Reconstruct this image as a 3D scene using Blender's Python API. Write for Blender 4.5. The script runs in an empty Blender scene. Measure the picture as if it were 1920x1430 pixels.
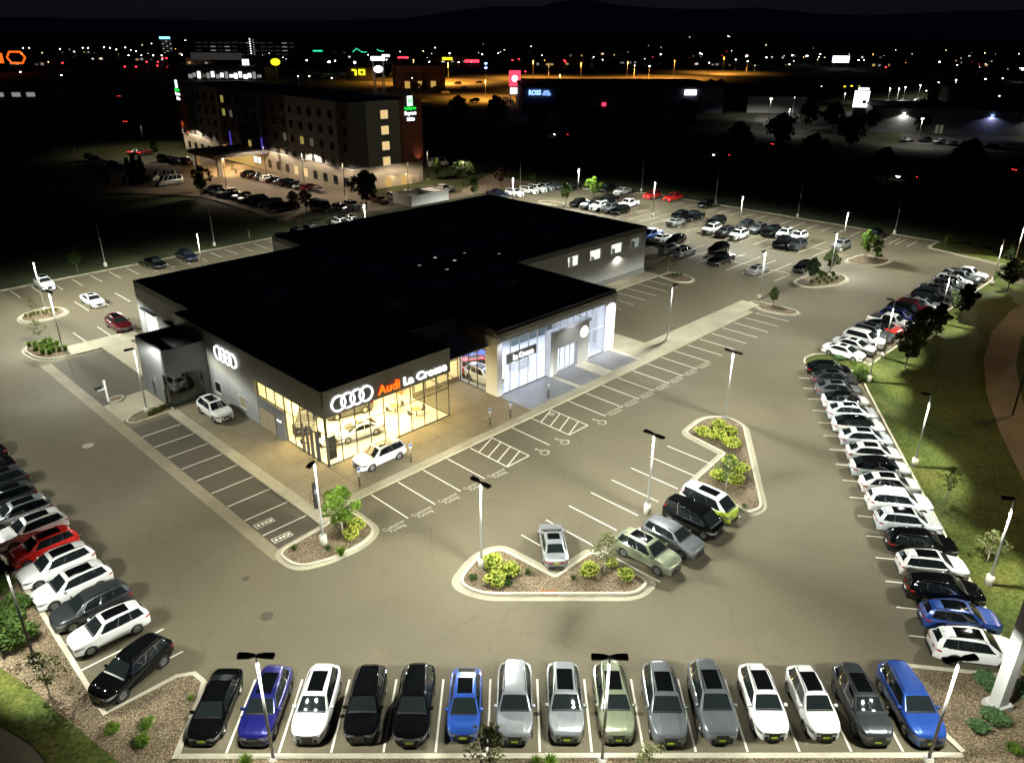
import bpy, bmesh, math, random
import numpy as np
from mathutils import Vector, Matrix
R = math.radians
random.seed(7)
SC = bpy.context.scene
COL = SC.collection

# ------------------------------------------------------------------ camera, sky, exposure
FPX, PITCH, ROLL, CAMH = 1465.58, 0.4255, 0.0056, 34.743     # focal length in photo pixels, radians, metres
cam = bpy.data.cameras.new('camera'); cam.sensor_width = 36.0; cam.lens = FPX / 1920 * 36.0
cam.clip_start = 0.5; cam.clip_end = 20000
camo = bpy.data.objects.new('camera', cam); COL.objects.link(camo)
camo.location = (0, 0, CAMH)
camo.rotation_euler = (Matrix.Rotation(math.pi / 2 - PITCH, 3, 'X') @ Matrix.Rotation(ROLL, 3, 'Z')).to_euler()
SC.camera = camo
wd = bpy.data.worlds.new('World'); SC.world = wd; wd.use_nodes = True
wn = wd.node_tree; wn.nodes.clear()
wo = wn.nodes.new('ShaderNodeOutputWorld'); wb = wn.nodes.new('ShaderNodeBackground'); sky = wn.nodes.new('ShaderNodeTexSky')
sky.sky_type = 'NISHITA'; sky.sun_disc = False; sky.sun_elevation = R(28); sky.sun_rotation = R(170); sky.altitude = 200      # a moon behind the viewer
wb.inputs['Strength'].default_value = 0.00135
navy = wn.nodes.new('ShaderNodeMix'); navy.data_type = 'RGBA'; navy.blend_type = 'MULTIPLY'; navy.inputs[0].default_value = 1; navy.inputs[7].default_value = (.46, .52, 1.0, 1)
wn.links.new(sky.outputs[0], navy.inputs[6]); wn.links.new(navy.outputs[2], wb.inputs['Color']); wn.links.new(wb.outputs[0], wo.inputs['Surface'])
SC.view_settings.view_transform = 'Standard'; SC.view_settings.look = 'None'
SC.view_settings.exposure = 0.0; SC.view_settings.gamma = 1.0
SC.cycles.use_denoising = True
SC.cycles.max_bounces = 5; SC.cycles.diffuse_bounces = 2; SC.cycles.glossy_bounces = 2
SC.cycles.transparent_max_bounces = 12; SC.cycles.transmission_bounces = 3
SC.cycles.sample_clamp_indirect = 4.0; SC.cycles.caustics_reflective = False; SC.cycles.caustics_refractive = False
LOTP = 3550.0            # watts of one car-park lamp
LOTC = (0.98, 1.0, 0.89)

# ------------------------------------------------------------------ survey of the site
_c, _s = math.cos(PITCH), math.sin(PITCH)
def at(x, y, z=0.0):
    """point of the site at height z that the survey photo shows at (x, y)"""
    u, v = x - 960, y - 715
    u, v = math.cos(ROLL) * u + math.sin(ROLL) * v, -math.sin(ROLL) * u + math.cos(ROLL) * v
    d = Vector((u / FPX, _c - v / FPX * _s, -_s - v / FPX * _c))
    t = (z - CAMH) / d.z
    return Vector((d.x * t, d.y * t, z))
TH = 0.7989                                  # heading of the dealership's front
ORG = Vector((-15.738, 58.283, 0))           # its front corner
DA = Vector((math.cos(TH), math.sin(TH), 0)); DB = Vector((math.sin(TH), -math.cos(TH), 0))
def ab(a, b, z=0.0):
    p = ORG + DA * a + DB * b; return Vector((p.x, p.y, z))
def abp(x, y, z=0.0):
    p = at(x, y, z) - ORG; return p.dot(DA), p.dot(DB)
HA = TH                                      # heading along the front
HB = TH - math.pi / 2                        # heading out of the front

# ------------------------------------------------------------------ materials
MATS = {}
def nodes_of(m):
    m.use_nodes = True; nt = m.node_tree; return nt, nt.nodes['Principled BSDF']
def mat(name, col, rough=0.6, metal=0.0, coat=0.0, spec=0.5, emit=None, estr=0.0, var=0.0, vscale=3.0, bump=0.0, bscale=40.0, nosample=False):
    if name in MATS: return MATS[name]
    m = bpy.data.materials.new(name); nt, b = nodes_of(m)
    b.inputs['Base Color'].default_value = (*col, 1); b.inputs['Roughness'].default_value = rough
    b.inputs['Metallic'].default_value = metal; b.inputs['Coat Weight'].default_value = coat
    b.inputs['Coat Roughness'].default_value = 0.025
    b.inputs['Specular IOR Level'].default_value = spec
    if emit:
        b.inputs['Emission Color'].default_value = (*emit, 1); b.inputs['Emission Strength'].default_value = estr
    if var or bump:
        tc = nt.nodes.new('ShaderNodeTexCoord')
        if var:
            n = nt.nodes.new('ShaderNodeTexNoise'); n.inputs['Scale'].default_value = vscale; n.inputs['Detail'].default_value = 5
            r = nt.nodes.new('ShaderNodeMapRange'); r.inputs['From Min'].default_value = 0.3; r.inputs['From Max'].default_value = 0.7
            r.inputs['To Min'].default_value = 1 - var; r.inputs['To Max'].default_value = 1 + var
            mx = nt.nodes.new('ShaderNodeMix'); mx.data_type = 'RGBA'; mx.blend_type = 'MULTIPLY'; mx.inputs[0].default_value = 1
            mx.inputs[6].default_value = (*col, 1)
            nt.links.new(tc.outputs['Object'], n.inputs['Vector']); nt.links.new(n.outputs['Fac'], r.inputs['Value'])
            nt.links.new(r.outputs[0], mx.inputs[7]); nt.links.new(mx.outputs[2], b.inputs['Base Color'])
        if bump:
            n2 = nt.nodes.new('ShaderNodeTexNoise'); n2.inputs['Scale'].default_value = bscale; n2.inputs['Detail'].default_value = 4
            bp = nt.nodes.new('ShaderNodeBump'); bp.inputs['Strength'].default_value = bump; bp.inputs['Distance'].default_value = 0.03
            nt.links.new(tc.outputs['Object'], n2.inputs['Vector']); nt.links.new(n2.outputs['Fac'], bp.inputs['Height'])
            nt.links.new(bp.outputs[0], b.inputs['Normal'])
    if nosample: m.cycles.emission_sampling = 'NONE'
    MATS[name] = m; return m
def ramp_mat(name, stops, scale, detail=6, rough=0.9, bump=0.3, scale2=None, stops2=None, tex='NOISE', wear=False):
    """two layers of noise: a fine one through stops, multiplied by a broad one through stops2"""
    m = bpy.data.materials.new(name); nt, b = nodes_of(m); b.inputs['Roughness'].default_value = rough; b.inputs['Specular IOR Level'].default_value = 0.25
    tc = nt.nodes.new('ShaderNodeTexCoord')
    if tex == 'VORONOI':
        n = nt.nodes.new('ShaderNodeTexVoronoi'); n.inputs['Scale'].default_value = scale; out = n.outputs['Color']
        sep = nt.nodes.new('ShaderNodeSeparateColor'); nt.links.new(out, sep.inputs[0]); out = sep.outputs[0]
    else:
        n = nt.nodes.new('ShaderNodeTexNoise'); n.inputs['Scale'].default_value = scale; n.inputs['Detail'].default_value = detail; out = n.outputs['Fac']
    nt.links.new(tc.outputs['Object'], n.inputs['Vector'])
    def ramp(src, st):
        r = nt.nodes.new('ShaderNodeValToRGB'); e = r.color_ramp.elements
        while len(e) < len(st): e.new(0.5)
        for el, (p, c) in zip(e, st): el.position = p; el.color = (*c, 1)
        nt.links.new(src, r.inputs[0]); return r.outputs[0]
    c = ramp(out, stops)
    if stops2:
        n2 = nt.nodes.new('ShaderNodeTexNoise'); n2.inputs['Scale'].default_value = scale2; n2.inputs['Detail'].default_value = 4
        n2.inputs['Distortion'].default_value = 0.4
        nt.links.new(tc.outputs['Object'], n2.inputs['Vector'])
        mx = nt.nodes.new('ShaderNodeMix'); mx.data_type = 'RGBA'; mx.blend_type = 'MULTIPLY'; mx.inputs[0].default_value = 1
        nt.links.new(c, mx.inputs[6]); nt.links.new(ramp(n2.outputs['Fac'], stops2), mx.inputs[7]); c = mx.outputs[2]
    if wear:
        def mul(c, src, lo, hi, a, bb):
            r = nt.nodes.new('ShaderNodeMapRange'); r.interpolation_type = 'SMOOTHSTEP'; r.inputs['From Min'].default_value = lo; r.inputs['From Max'].default_value = hi
            r.inputs['To Min'].default_value = a; r.inputs['To Max'].default_value = bb; nt.links.new(src, r.inputs['Value'])
            mx = nt.nodes.new('ShaderNodeMix'); mx.data_type = 'RGBA'; mx.blend_type = 'MULTIPLY'; mx.inputs[0].default_value = 1
            nt.links.new(c, mx.inputs[6]); nt.links.new(r.outputs[0], mx.inputs[7]); return mx.outputs[2]
        def noise(sc, det=3, dist=0.0):
            q = nt.nodes.new('ShaderNodeTexNoise'); q.inputs['Scale'].default_value = sc; q.inputs['Detail'].default_value = det; q.inputs['Distortion'].default_value = dist
            nt.links.new(tc.outputs['Object'], q.inputs['Vector']); return q
        c = mul(c, noise(.55, 5, .6).outputs['Fac'], .60, .74, 1.0, .88)          # oil and tyre stains
        c = mul(c, noise(.16, 6, 1.2).outputs['Fac'], .62, .72, 1.0, 1.1)         # dried pale patches
        nv = noise(.5, 4); ma = nt.nodes.new('ShaderNodeVectorMath'); ma.operation = 'SCALE'; ma.inputs['Scale'].default_value = 2.2
        ad = nt.nodes.new('ShaderNodeVectorMath'); ad.operation = 'ADD'; nt.links.new(nv.outputs['Color'], ma.inputs[0]); nt.links.new(ma.outputs[0], ad.inputs[0]); nt.links.new(tc.outputs['Object'], ad.inputs[1])
        vo = nt.nodes.new('ShaderNodeTexVoronoi'); vo.feature = 'DISTANCE_TO_EDGE'; vo.inputs['Scale'].default_value = .075; nt.links.new(ad.outputs[0], vo.inputs['Vector'])
        c = mul(c, vo.outputs['Distance'], .002, .005, .89, 1.0)                   # sealed cracks
    nt.links.new(c, b.inputs['Base Color'])
    if bump:
        bp = nt.nodes.new('ShaderNodeBump'); bp.inputs['Strength'].default_value = bump; bp.inputs['Distance'].default_value = 0.04
        nt.links.new(out, bp.inputs['Height']); nt.links.new(bp.outputs[0], b.inputs['Normal'])
    MATS[name] = m; return m
ramp_mat('asphalt', [(0.25, (.108, .093, .060)), (0.75, (.148, .129, .087))], 9.0, 9, 0.86, 0.12, 0.09, [(0.3, (.90, .90, .90)), (0.5, (.98, .98, .97)), (0.68, (1.07, 1.06, 1.03))], wear=True)
ramp_mat('asphalt_dark', [(0.25, (.068, .058, .042)), (0.75, (.096, .084, .062))], 9.0, 9, 0.86, 0.12, 0.12, [(0.3, (.85, .85, .85)), (0.7, (1.1, 1.1, 1.08))])
ramp_mat('concrete', [(0.25, (.30, .275, .205)), (0.75, (.40, .37, .28))], 6.0, 8, 0.85, 0.08, 0.35, [(0.3, (.84, .83, .8)), (0.7, (1.08, 1.07, 1.05))])
ramp_mat('plaza_paving', [(0.25, (.16, .16, .165)), (0.75, (.23, .23, .235))], 5.0, 8, 0.3, 0.06, 0.5, [(0.3, (.85, .85, .85)), (0.7, (1.1, 1.1, 1.1))])
ramp_mat('walk_concrete', [(0.25, (.20, .17, .115)), (0.75, (.27, .235, .165))], 5.0, 8, 0.8, 0.08, 0.3, [(0.3, (.8, .78, .74)), (0.7, (1.08, 1.06, 1.03))])
ramp_mat('kerb', [(0.25, (.46, .43, .34)), (0.75, (.58, .55, .45))], 7.0, 8, 0.85, 0.08, 0.9, [(0.3, (.82, .8, .76)), (0.7, (1.06, 1.05, 1.03))])
ramp_mat('mulch', [(0.05, (.06, .044, .026)), (0.4, (.145, .108, .068)), (0.8, (.25, .195, .13)), (1.0, (.40, .335, .24))], 19.0, 2, 0.95, 0.9, 0.5, [(0.3, (.7, .7, .66)), (0.7, (1.05, 1.02, .98))], tex='VORONOI')
ramp_mat('lawn', [(0.3, (.026, .036, .005)), (0.5, (.055, .070, .011)), (0.72, (.105, .112, .028))], 5.0, 9, 0.95, 0.7, 0.22, [(0.3, (.5, .56, .45)), (0.5, (.92, 1, .9)), (0.66, (1.2, 1.06, 1.0)), (0.74, (1.5, 1.15, 1.4))])
ramp_mat('lawn_dark', [(0.3, (.03, .042, .016)), (0.7, (.075, .09, .036))], 3.0, 8, 0.95, 0.5, 0.05, [(0.3, (.6, .6, .6)), (0.7, (1.1, 1.1, 1.0))])
ramp_mat('brick_paving', [(0.25, (.17, .145, .10)), (0.75, (.24, .205, .145))], 8.0, 6, 0.85, 0.1, 0.3, [(0.3, (.8, .8, .8)), (0.7, (1.1, 1.1, 1.1))])
mat('roof_asphalt', (.03, .028, .025), .9, var=.2)
mat('paint_line', (.72, .69, .58), 0.7, var=0.2, vscale=2.5)
mat('paint_worn', (.40, .37, .30), 0.75, var=0.3, vscale=3)
mat('sign_blue', (.03, .08, .35), .6)
mat('ink', (.012, .012, .012), 0.5)
mat('black_plastic', (.012, .012, .013), 0.45)
mat('tyre', (.012, .012, .012), 0.8)
mat('rim', (.45, .45, .46), 0.28, 0.85)
mat('rim_dark', (.05, .05, .052), 0.3, 0.8)
mat('chrome', (.75, .75, .76), 0.13, 1.0)
mat('car_glass', (.008, .011, .012), 0.03, 0, 0, 0.5)
mat('windshield_glass', (.011, .015, .016), 0.03, 0, 0, 0.5)
mat('sunroof_glass', (.003, .0035, .004), 0.05, 0, 0, 0.45)
mat('head_lamp', (.30, .31, .33), 0.08, 0.6)
mat('tail_lamp', (.28, .006, .008), 0.15)
mat('plate_lime', (.36, .52, .03), 0.5)
mat('plate_white', (.6, .6, .58), 0.5)
mat('pole_metal', (.55, .55, .54), 0.42, 0.25)
mat('pole_dark', (.012, .010, .009), 0.5, 0.0)
mat('lamp_head', (.012, .010, .009), 0.55)
mat('lens', (.9, .9, .86), 0.4, emit=(1, .95, .85), estr=6.0, nosample=True)
mat('base_concrete', (.46, .44, .37), 0.85, var=0.12, vscale=4)
mat('bark', (.10, .075, .05), 0.9, var=0.3, vscale=8)
mat('bark_pale', (.34, .31, .25), 0.85, var=0.2, vscale=8)
mat('stem', (.08, .10, .03), 0.9)
def leaf(name, col, col2):
    m = bpy.data.materials.new(name); nt, b = nodes_of(m); b.inputs['Roughness'].default_value = 0.6; b.inputs['Specular IOR Level'].default_value = 0.2
    tc = nt.nodes.new('ShaderNodeTexCoord'); n = nt.nodes.new('ShaderNodeTexNoise'); n.inputs['Scale'].default_value = 2.3; n.inputs['Detail'].default_value = 3
    r = nt.nodes.new('ShaderNodeValToRGB'); r.color_ramp.elements[0].position = .35; r.color_ramp.elements[1].position = .68
    r.color_ramp.elements[0].color = (*col, 1); r.color_ramp.elements[1].color = (*col2, 1)
    tr = nt.nodes.new('ShaderNodeBsdfTranslucent'); ms = nt.nodes.new('ShaderNodeMixShader'); ms.inputs[0].default_value = .3
    nt.links.new(tc.outputs['Object'], n.inputs['Vector']); nt.links.new(n.outputs['Fac'], r.inputs[0]); nt.links.new(r.outputs[0], b.inputs['Base Color'])
    nt.links.new(r.outputs[0], tr.inputs['Color']); nt.links.new(b.outputs[0], ms.inputs[1]); nt.links.new(tr.outputs[0], ms.inputs[2])
    nt.links.new(ms.outputs[0], nt.nodes['Material Output'].inputs['Surface']); MATS[name] = m
leaf('leaf_bright', (.07, .14, .012), (.17, .27, .03))
leaf('leaf_mid', (.035, .07, .015), (.09, .14, .03))
leaf('leaf_dark', (.018, .03, .011), (.05, .07, .025))
leaf('leaf_olive', (.07, .085, .03), (.15, .16, .06))
leaf('leaf_juniper', (.06, .13, .05), (.12, .2, .08))
leaf('leaf_autumn', (.05, .02, .012), (.10, .045, .02))
leaf('bloom', (.36, .40, .05), (.55, .58, .14))
leaf('blade_mat', (.10, .12, .03), (.22, .22, .07))
def glass_mat(name, tint, refl):
    m = bpy.data.materials.new(name); m.use_nodes = True; nt = m.node_tree; nt.nodes.clear()
    o = nt.nodes.new('ShaderNodeOutputMaterial'); t = nt.nodes.new('ShaderNodeBsdfTransparent'); g = nt.nodes.new('ShaderNodeBsdfGlossy'); x = nt.nodes.new('ShaderNodeMixShader')
    t.inputs[0].default_value = (*tint, 1); g.inputs['Roughness'].default_value = 0.02; x.inputs[0].default_value = refl
    nt.links.new(t.outputs[0], x.inputs[1]); nt.links.new(g.outputs[0], x.inputs[2]); nt.links.new(x.outputs[0], o.inputs[0]); MATS[name] = m
glass_mat('shop_glass', (.92, .95, .93), 0.07)
glass_mat('green_glass', (.42, .55, .5), 0.16)
def glow(name, col, s, ns=True): return mat(name, (0.02, 0.02, 0.02), 0.5, emit=col, estr=s, nosample=ns)
def M(n): return MATS[n]

# ------------------------------------------------------------------ mesh helpers
class MB:
    def __init__(s): s.v = []; s.f = []
    def add(s, vs, fs):
        n = len(s.v); s.v += [tuple(p) for p in vs]; s.f += [tuple(i + n for i in f) for f in fs]; return s
    def box(s, x0, x1, y0, y1, z0, z1):
        return s.add([(x, y, z) for z in (z0, z1) for y in (y0, y1) for x in (x0, x1)],
                     [(0, 2, 3, 1), (4, 5, 7, 6), (0, 1, 5, 4), (2, 6, 7, 3), (0, 4, 6, 2), (1, 3, 7, 5)])
    def prism(s, poly, z0, z1, bottom=False):
        n = len(poly); a = sum(poly[i][0] * poly[(i + 1) % n][1] - poly[(i + 1) % n][0] * poly[i][1] for i in range(n))
        if a < 0: poly = poly[::-1]
        fs = [(i, (i + 1) % n, n + (i + 1) % n, n + i) for i in range(n)] + [tuple(range(n, 2 * n))]
        if bottom: fs.append(tuple(range(n))[::-1])
        return s.add([(p[0], p[1], z0) for p in poly] + [(p[0], p[1], z1) for p in poly], fs)
    def sheet(s, poly, z):
        n = len(poly); a = sum(poly[i][0] * poly[(i + 1) % n][1] - poly[(i + 1) % n][0] * poly[i][1] for i in range(n))
        if a < 0: poly = poly[::-1]
        return s.add([(p[0], p[1], z) for p in poly], [tuple(range(n))])
    def cyl(s, c, r0, r1, z0, z1, n=12, cap=True):
        vs = [(c[0] + r * math.cos(2 * math.pi * i / n), c[1] + r * math.sin(2 * math.pi * i / n), z) for r, z in ((r0, z0), (r1, z1)) for i in range(n)]
        fs = [(i, (i + 1) % n, n + (i + 1) % n, n + i) for i in range(n)]
        if cap: fs += [tuple(range(n, 2 * n)), tuple(range(n))[::-1]]
        return s.add(vs, fs)
    def lathe(s, prof, axis='z', n=20, c=(0, 0, 0)):
        vs = []; m = len(prof)
        for i in range(n):
            a = 2 * math.pi * i / n
            for r, h in prof:
                p = (r * math.cos(a), r * math.sin(a), h) if axis == 'z' else (r * math.cos(a), h, r * math.sin(a))
                vs.append((p[0] + c[0], p[1] + c[1], p[2] + c[2]))
        fs = [(i * m + j, ((i + 1) % n) * m + j, ((i + 1) % n) * m + j + 1, i * m + j + 1) for i in range(n) for j in range(m - 1)]
        return s.add(vs, fs)
    def tube(s, pts, rs, n=6):
        vs = []; k = len(pts)
        for i, p in enumerate(pts):
            p = Vector(p); d = (Vector(pts[min(i + 1, k - 1)]) - Vector(pts[max(i - 1, 0)])).normalized()
            u = d.cross(Vector((0.31, 0.2, 0.93))); u = u.normalized() if u.length > 1e-3 else Vector((1, 0, 0)); w = d.cross(u)
            r = rs[i] if isinstance(rs, (list, tuple)) else rs
            for j in range(n):
                a = 2 * math.pi * j / n; vs.append(p + u * (r * math.cos(a)) + w * (r * math.sin(a)))
        fs = [(i * n + j, i * n + (j + 1) % n, (i + 1) * n + (j + 1) % n, (i + 1) * n + j) for i in range(k - 1) for j in range(n)]
        fs += [tuple(range(n))[::-1], tuple(range((k - 1) * n, k * n))]
        return s.add(vs, fs)
    def grid(s, P):
        r, c = len(P), len(P[0])
        return s.add([p for row in P for p in row], [(i * c + j, i * c + j + 1, (i + 1) * c + j + 1, (i + 1) * c + j) for i in range(r - 1) for j in range(c - 1)])
    def mesh(s, name, material=None, smooth=False):
        me = bpy.data.meshes.new(name); me.from_pydata(s.v, [], s.f); me.validate()
        if material: me.materials.append(M(material) if isinstance(material, str) else material)
        if smooth: me.polygons.foreach_set('use_smooth', [True] * len(me.polygons))
        me.update(); return me
    def obj(s, name, material, parent=None, smooth=False, loc=None, rz=0.0):
        return link(name, s.mesh(name, material, smooth), parent, loc, rz)
def link(name, me, parent=None, loc=None, rz=0.0, scale=None, material=None):
    o = bpy.data.objects.new(name, me); COL.objects.link(o); o.parent = parent
    if loc is not None: o.location = loc
    if rz: o.rotation_euler = (0, 0, rz)
    if scale is not None: o.scale = scale if hasattr(scale, '__len__') else (scale,) * 3
    if material is not None:
        o.material_slots[0].link = 'OBJECT'; o.material_slots[0].material = M(material) if isinstance(material, str) else material
    return o
def tag(o, label=None, cat=None, group=None, kind=None):
    if label: o['label'] = label
    if cat: o['category'] = cat
    if group: o['group'] = group
    if kind: o['kind'] = kind
    return o
def empty(name, loc=(0, 0, 0), rz=0.0):
    o = bpy.data.objects.new(name, None); COL.objects.link(o); o.location = loc; o.rotation_euler = (0, 0, rz); o.empty_display_size = .3; return o
def rounded(poly, r, n=5):
    """polygon with every corner rounded by r (r may be a list)"""
    out = []; k = len(poly)
    for i in range(k):
        p = Vector(poly[i][:2]); a = Vector(poly[i - 1][:2]) - p; b = Vector(poly[(i + 1) % k][:2]) - p
        ri = r[i] if isinstance(r, (list, tuple)) else r
        ri = min(ri, a.length * .49, b.length * .49)
        if ri < .02: out.append((p.x, p.y)); continue
        A = p + a.normalized() * ri; B = p + b.normalized() * ri
        for j in range(n + 1):
            t = j / n; q = A * (1 - t) ** 2 + p * 2 * t * (1 - t) + B * t * t; out.append((q.x, q.y))
    return out
def inset(poly, d):
    n = len(poly); a = sum(poly[i][0] * poly[(i + 1) % n][1] - poly[(i + 1) % n][0] * poly[i][1] for i in range(n)); sg = 1 if a > 0 else -1
    out = []
    for i in range(n):
        p0, p1, p2 = Vector(poly[i - 1][:2]), Vector(poly[i][:2]), Vector(poly[(i + 1) % n][:2])
        e1 = (p1 - p0); e2 = (p2 - p1)
        if e1.length < 1e-6 or e2.length < 1e-6: out.append((p1.x, p1.y)); continue
        e1.normalize(); e2.normalize()
        n1 = Vector((-e1.y, e1.x)) * sg; n2 = Vector((-e2.y, e2.x)) * sg; m = n1 + n2
        if m.length < 1e-4: m = n1
        m = m.normalized(); k = min(1.0 / max(m.dot(n1), .35), 2.2); q = p1 + m * d * k; out.append((q.x, q.y))
    return out
def ringmesh(mb, outer, inner, z0, z1):
    """closed kerb between two matching outlines"""
    n = len(outer)
    vs = [(p[0], p[1], z0) for p in outer] + [(p[0], p[1], z1) for p in outer] + [(p[0], p[1], z1) for p in inner] + [(p[0], p[1], z0) for p in inner]
    fs = []
    for i in range(n):
        j = (i + 1) % n
        fs += [(i, j, n + j, n + i), (n + i, n + j, 2 * n + j, 2 * n + i), (2 * n + i, 2 * n + j, 3 * n + j, 3 * n + i)]
    return mb.add(vs, fs)
def band(mb, pts, w0, w1, z0, z1):
    """open strip along pts between offsets w0 and w1 to its left"""
    k = len(pts); L = []; Rr = []
    for i in range(k):
        p = Vector(pts[i][:2]); d1 = (Vector(pts[min(i + 1, k - 1)][:2]) - Vector(pts[max(i - 1, 0)][:2])).normalized(); nn = Vector((-d1.y, d1.x))
        L.append(p + nn * w0); Rr.append(p + nn * w1)
    vs = []
    for q in (L, Rr):
        for z in (z0, z1): vs += [(p.x, p.y, z) for p in q]
    fs = []
    for i in range(k - 1):
        fs += [(i, i + 1, k + i + 1, k + i), (k + i, k + i + 1, 3 * k + i + 1, 3 * k + i), (3 * k + i, 3 * k + i + 1, 2 * k + i + 1, 2 * k + i)]
    fs += [(0, k, 3 * k, 2 * k), (k - 1, 3 * k - 1, 4 * k - 1, 2 * k - 1)]
    return mb.add(vs, fs)
FONTS = {}
def text_mesh(s, size, depth, bold=0.0, align='CENTER', material='paint_line', xs=1.0):
    cu = bpy.data.curves.new('txt', 'FONT'); cu.body = s; cu.size = size; cu.extrude = depth; cu.offset = bold; cu.align_x = align; cu.align_y = 'CENTER'; cu.space_line = .8
    cu.resolution_u = 3
    o = bpy.data.objects.new('txt', cu); COL.objects.link(o)
    bpy.context.view_layer.update()
    me = bpy.data.meshes.new_from_object(o.evaluated_get(bpy.context.evaluated_depsgraph_get()))
    bpy.data.objects.remove(o); bpy.data.curves.remove(cu)
    me.materials.clear(); me.materials.append(M(material))
    if xs != 1.0:
        for v in me.vertices: v.co.x *= xs
    return me
def spot(name, loc, power, col, parent=None, tilt=(0, 0), size=165, blend=.25, radius=.14, batwing=True, direction=None):
    l = bpy.data.lights.new(name, 'SPOT'); l.energy = power; l.color = col; l.spot_size = R(size); l.spot_blend = blend; l.shadow_soft_size = radius
    if batwing:
        l.use_nodes = True; nt = l.node_tree; em = nt.nodes['Emission']
        tc = nt.nodes.new('ShaderNodeTexCoord'); sx = nt.nodes.new('ShaderNodeSeparateXYZ'); ab_ = nt.nodes.new('ShaderNodeMath'); ab_.operation = 'ABSOLUTE'
        pw = nt.nodes.new('ShaderNodeMath'); pw.operation = 'POWER'; pw.inputs[1].default_value = -2.1
        mn = nt.nodes.new('ShaderNodeMath'); mn.operation = 'MINIMUM'; mn.inputs[1].default_value = 7.5
        nt.links.new(tc.outputs['Normal'], sx.inputs[0]); nt.links.new(sx.outputs['Z'], ab_.inputs[0]); nt.links.new(ab_.outputs[0], pw.inputs[0])
        nt.links.new(pw.outputs[0], mn.inputs[0]); nt.links.new(mn.outputs[0], em.inputs['Strength'])
    o = bpy.data.objects.new(name, l); COL.objects.link(o); o.parent = parent; o.location = loc
    if direction is not None: o.rotation_euler = Vector(direction).to_track_quat('-Z', 'Y').to_euler()
    return o
def area(name, loc, sx, sy, power, col, rz=0.0, parent=None, rot=None):
    l = bpy.data.lights.new(name, 'AREA'); l.shape = 'RECTANGLE'; l.size = sx; l.size_y = sy; l.energy = power; l.color = col
    o = bpy.data.objects.new(name, l); COL.objects.link(o); o.location = loc; o.rotation_euler = rot if rot else (0, 0, rz); o.parent = parent; return o
ORD = ['first', 'second', 'third', 'fourth', 'fifth', 'sixth', 'seventh', 'eighth', 'ninth', 'tenth', 'eleventh', 'twelfth', 'thirteenth', 'fourteenth', 'fifteenth', 'sixteenth', 'seventeenth', 'eighteenth', 'nineteenth', 'twentieth', 'twenty-first', 'twenty-second', 'twenty-third', 'twenty-fourth', 'twenty-fifth']

# ================================================================== THE SETTING
def ss(name, mb, material, z=None, parent=None, label=None):
    o = mb.obj(name, material, parent)
    if parent is None: tag(o, label, kind='structure')
    return o
def W2(pts): return [tuple(ab(*p)[:2]) for p in pts]
ss('ground', MB().sheet([(-9000, -300), (9000, -300), (9000, 12000), (-9000, 12000)], -0.08), 'lawn_dark', label='dark open ground reaching to the hills')
lot = ss('parking_lot', MB().sheet(W2([(-60, -76), (121.6, -76), (121.6, 10.6), (112, 30), (60, 60), (-8, 75), (-75, 20)]), 0.0), 'asphalt', label='warm grey asphalt of the floodlit car park')
# lawns and planting beds stand a kerb's height above the asphalt
K = 0.12
def KERB(name, pts, parent, w=.2, gutter=.0, side=1):
    mb = MB(); band(mb, pts, 0, w * side, -.02, K + .015)
    o = mb.obj(name, 'kerb', parent)
    if gutter:
        g = MB(); band(g, pts, -.004 * side, -gutter * side, -.03, .005); g.obj('gutter_pan', 'concrete', parent)
    return o
rk = [(30.05, 34.9), (31.2, 41.4), (34.6, 60.2), (37.6, 76.0), (38.15, 79.0)]
nose = [(37.4, 80.2), (34.0, 80.9), (33.2, 82.2), (33.8, 83.6), (35.2, 84.7), (37.3, 84.9), (39.0, 83.6), (40.3, 82.2)]
uk = [tuple(ab(a, 24.0)[:2]) for a in (55.6, 70, 85, 102.5)]
E1 = ab(104.0, 23.6); E2 = ab(118, 40)
lawnR = ss('lawn', MB().prism(rk + nose + uk + [(E1.x, E1.y), (82, 104), (120, 80), (120, 34.9)], -.1, K), 'lawn', label='mown grass bank to the right of the kerb')
KERB('kerb', rk + nose + uk + [(E1.x, E1.y)], lawnR, .22, .0, -1)
tr_ = [tuple(ab(*p)[:2]) for p in [(121.5, 10.3), (117, 10.3), (115.6, 10.9), (115.3, 12.4), (113.2, 22.5), (110.5, 33)]]
lawnT = ss('lawn', MB().prism(tr_ + [tuple(ab(150, 60)[:2]), tuple(ab(150, 10.3)[:2])], -.1, K), 'lawn', label='bright green lawn in the far right corner of the lot')
KERB('kerb', tr_, lawnT, .22, .5, 1)
bk_ = [tuple(ab(*p)[:2]) for p in [(121.5, 10.3), (121.5, -20), (121.5, -50), (118, -62), (110, -74), (104, -75.5)]]
lawnB = ss('lawn', MB().prism(bk_ + [tuple(ab(104, -95)[:2]), tuple(ab(150, -95)[:2]), tuple(ab(150, 10.3)[:2])], -.1, K), 'lawn_dark', label='dark grass strip behind the rear parking row')
KERB('kerb', bk_, lawnB, .2, .35, -1)
lk_ = [tuple(ab(*p)[:2]) for p in [(104, -75.5), (60, -75.5), (20, -75.3), (-8, -75), (-60, -75)]]
lawnL = ss('lawn', MB().prism(lk_ + [tuple(ab(-60, -118)[:2]), tuple(ab(44, -118)[:2]), tuple(ab(44, -95)[:2]), tuple(ab(104, -95)[:2])], -.1, K), 'lawn_dark', label='dark meadow between the lot and the hotel drive')
KERB('kerb', lk_, lawnL, .2, .3, -1)
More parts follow.
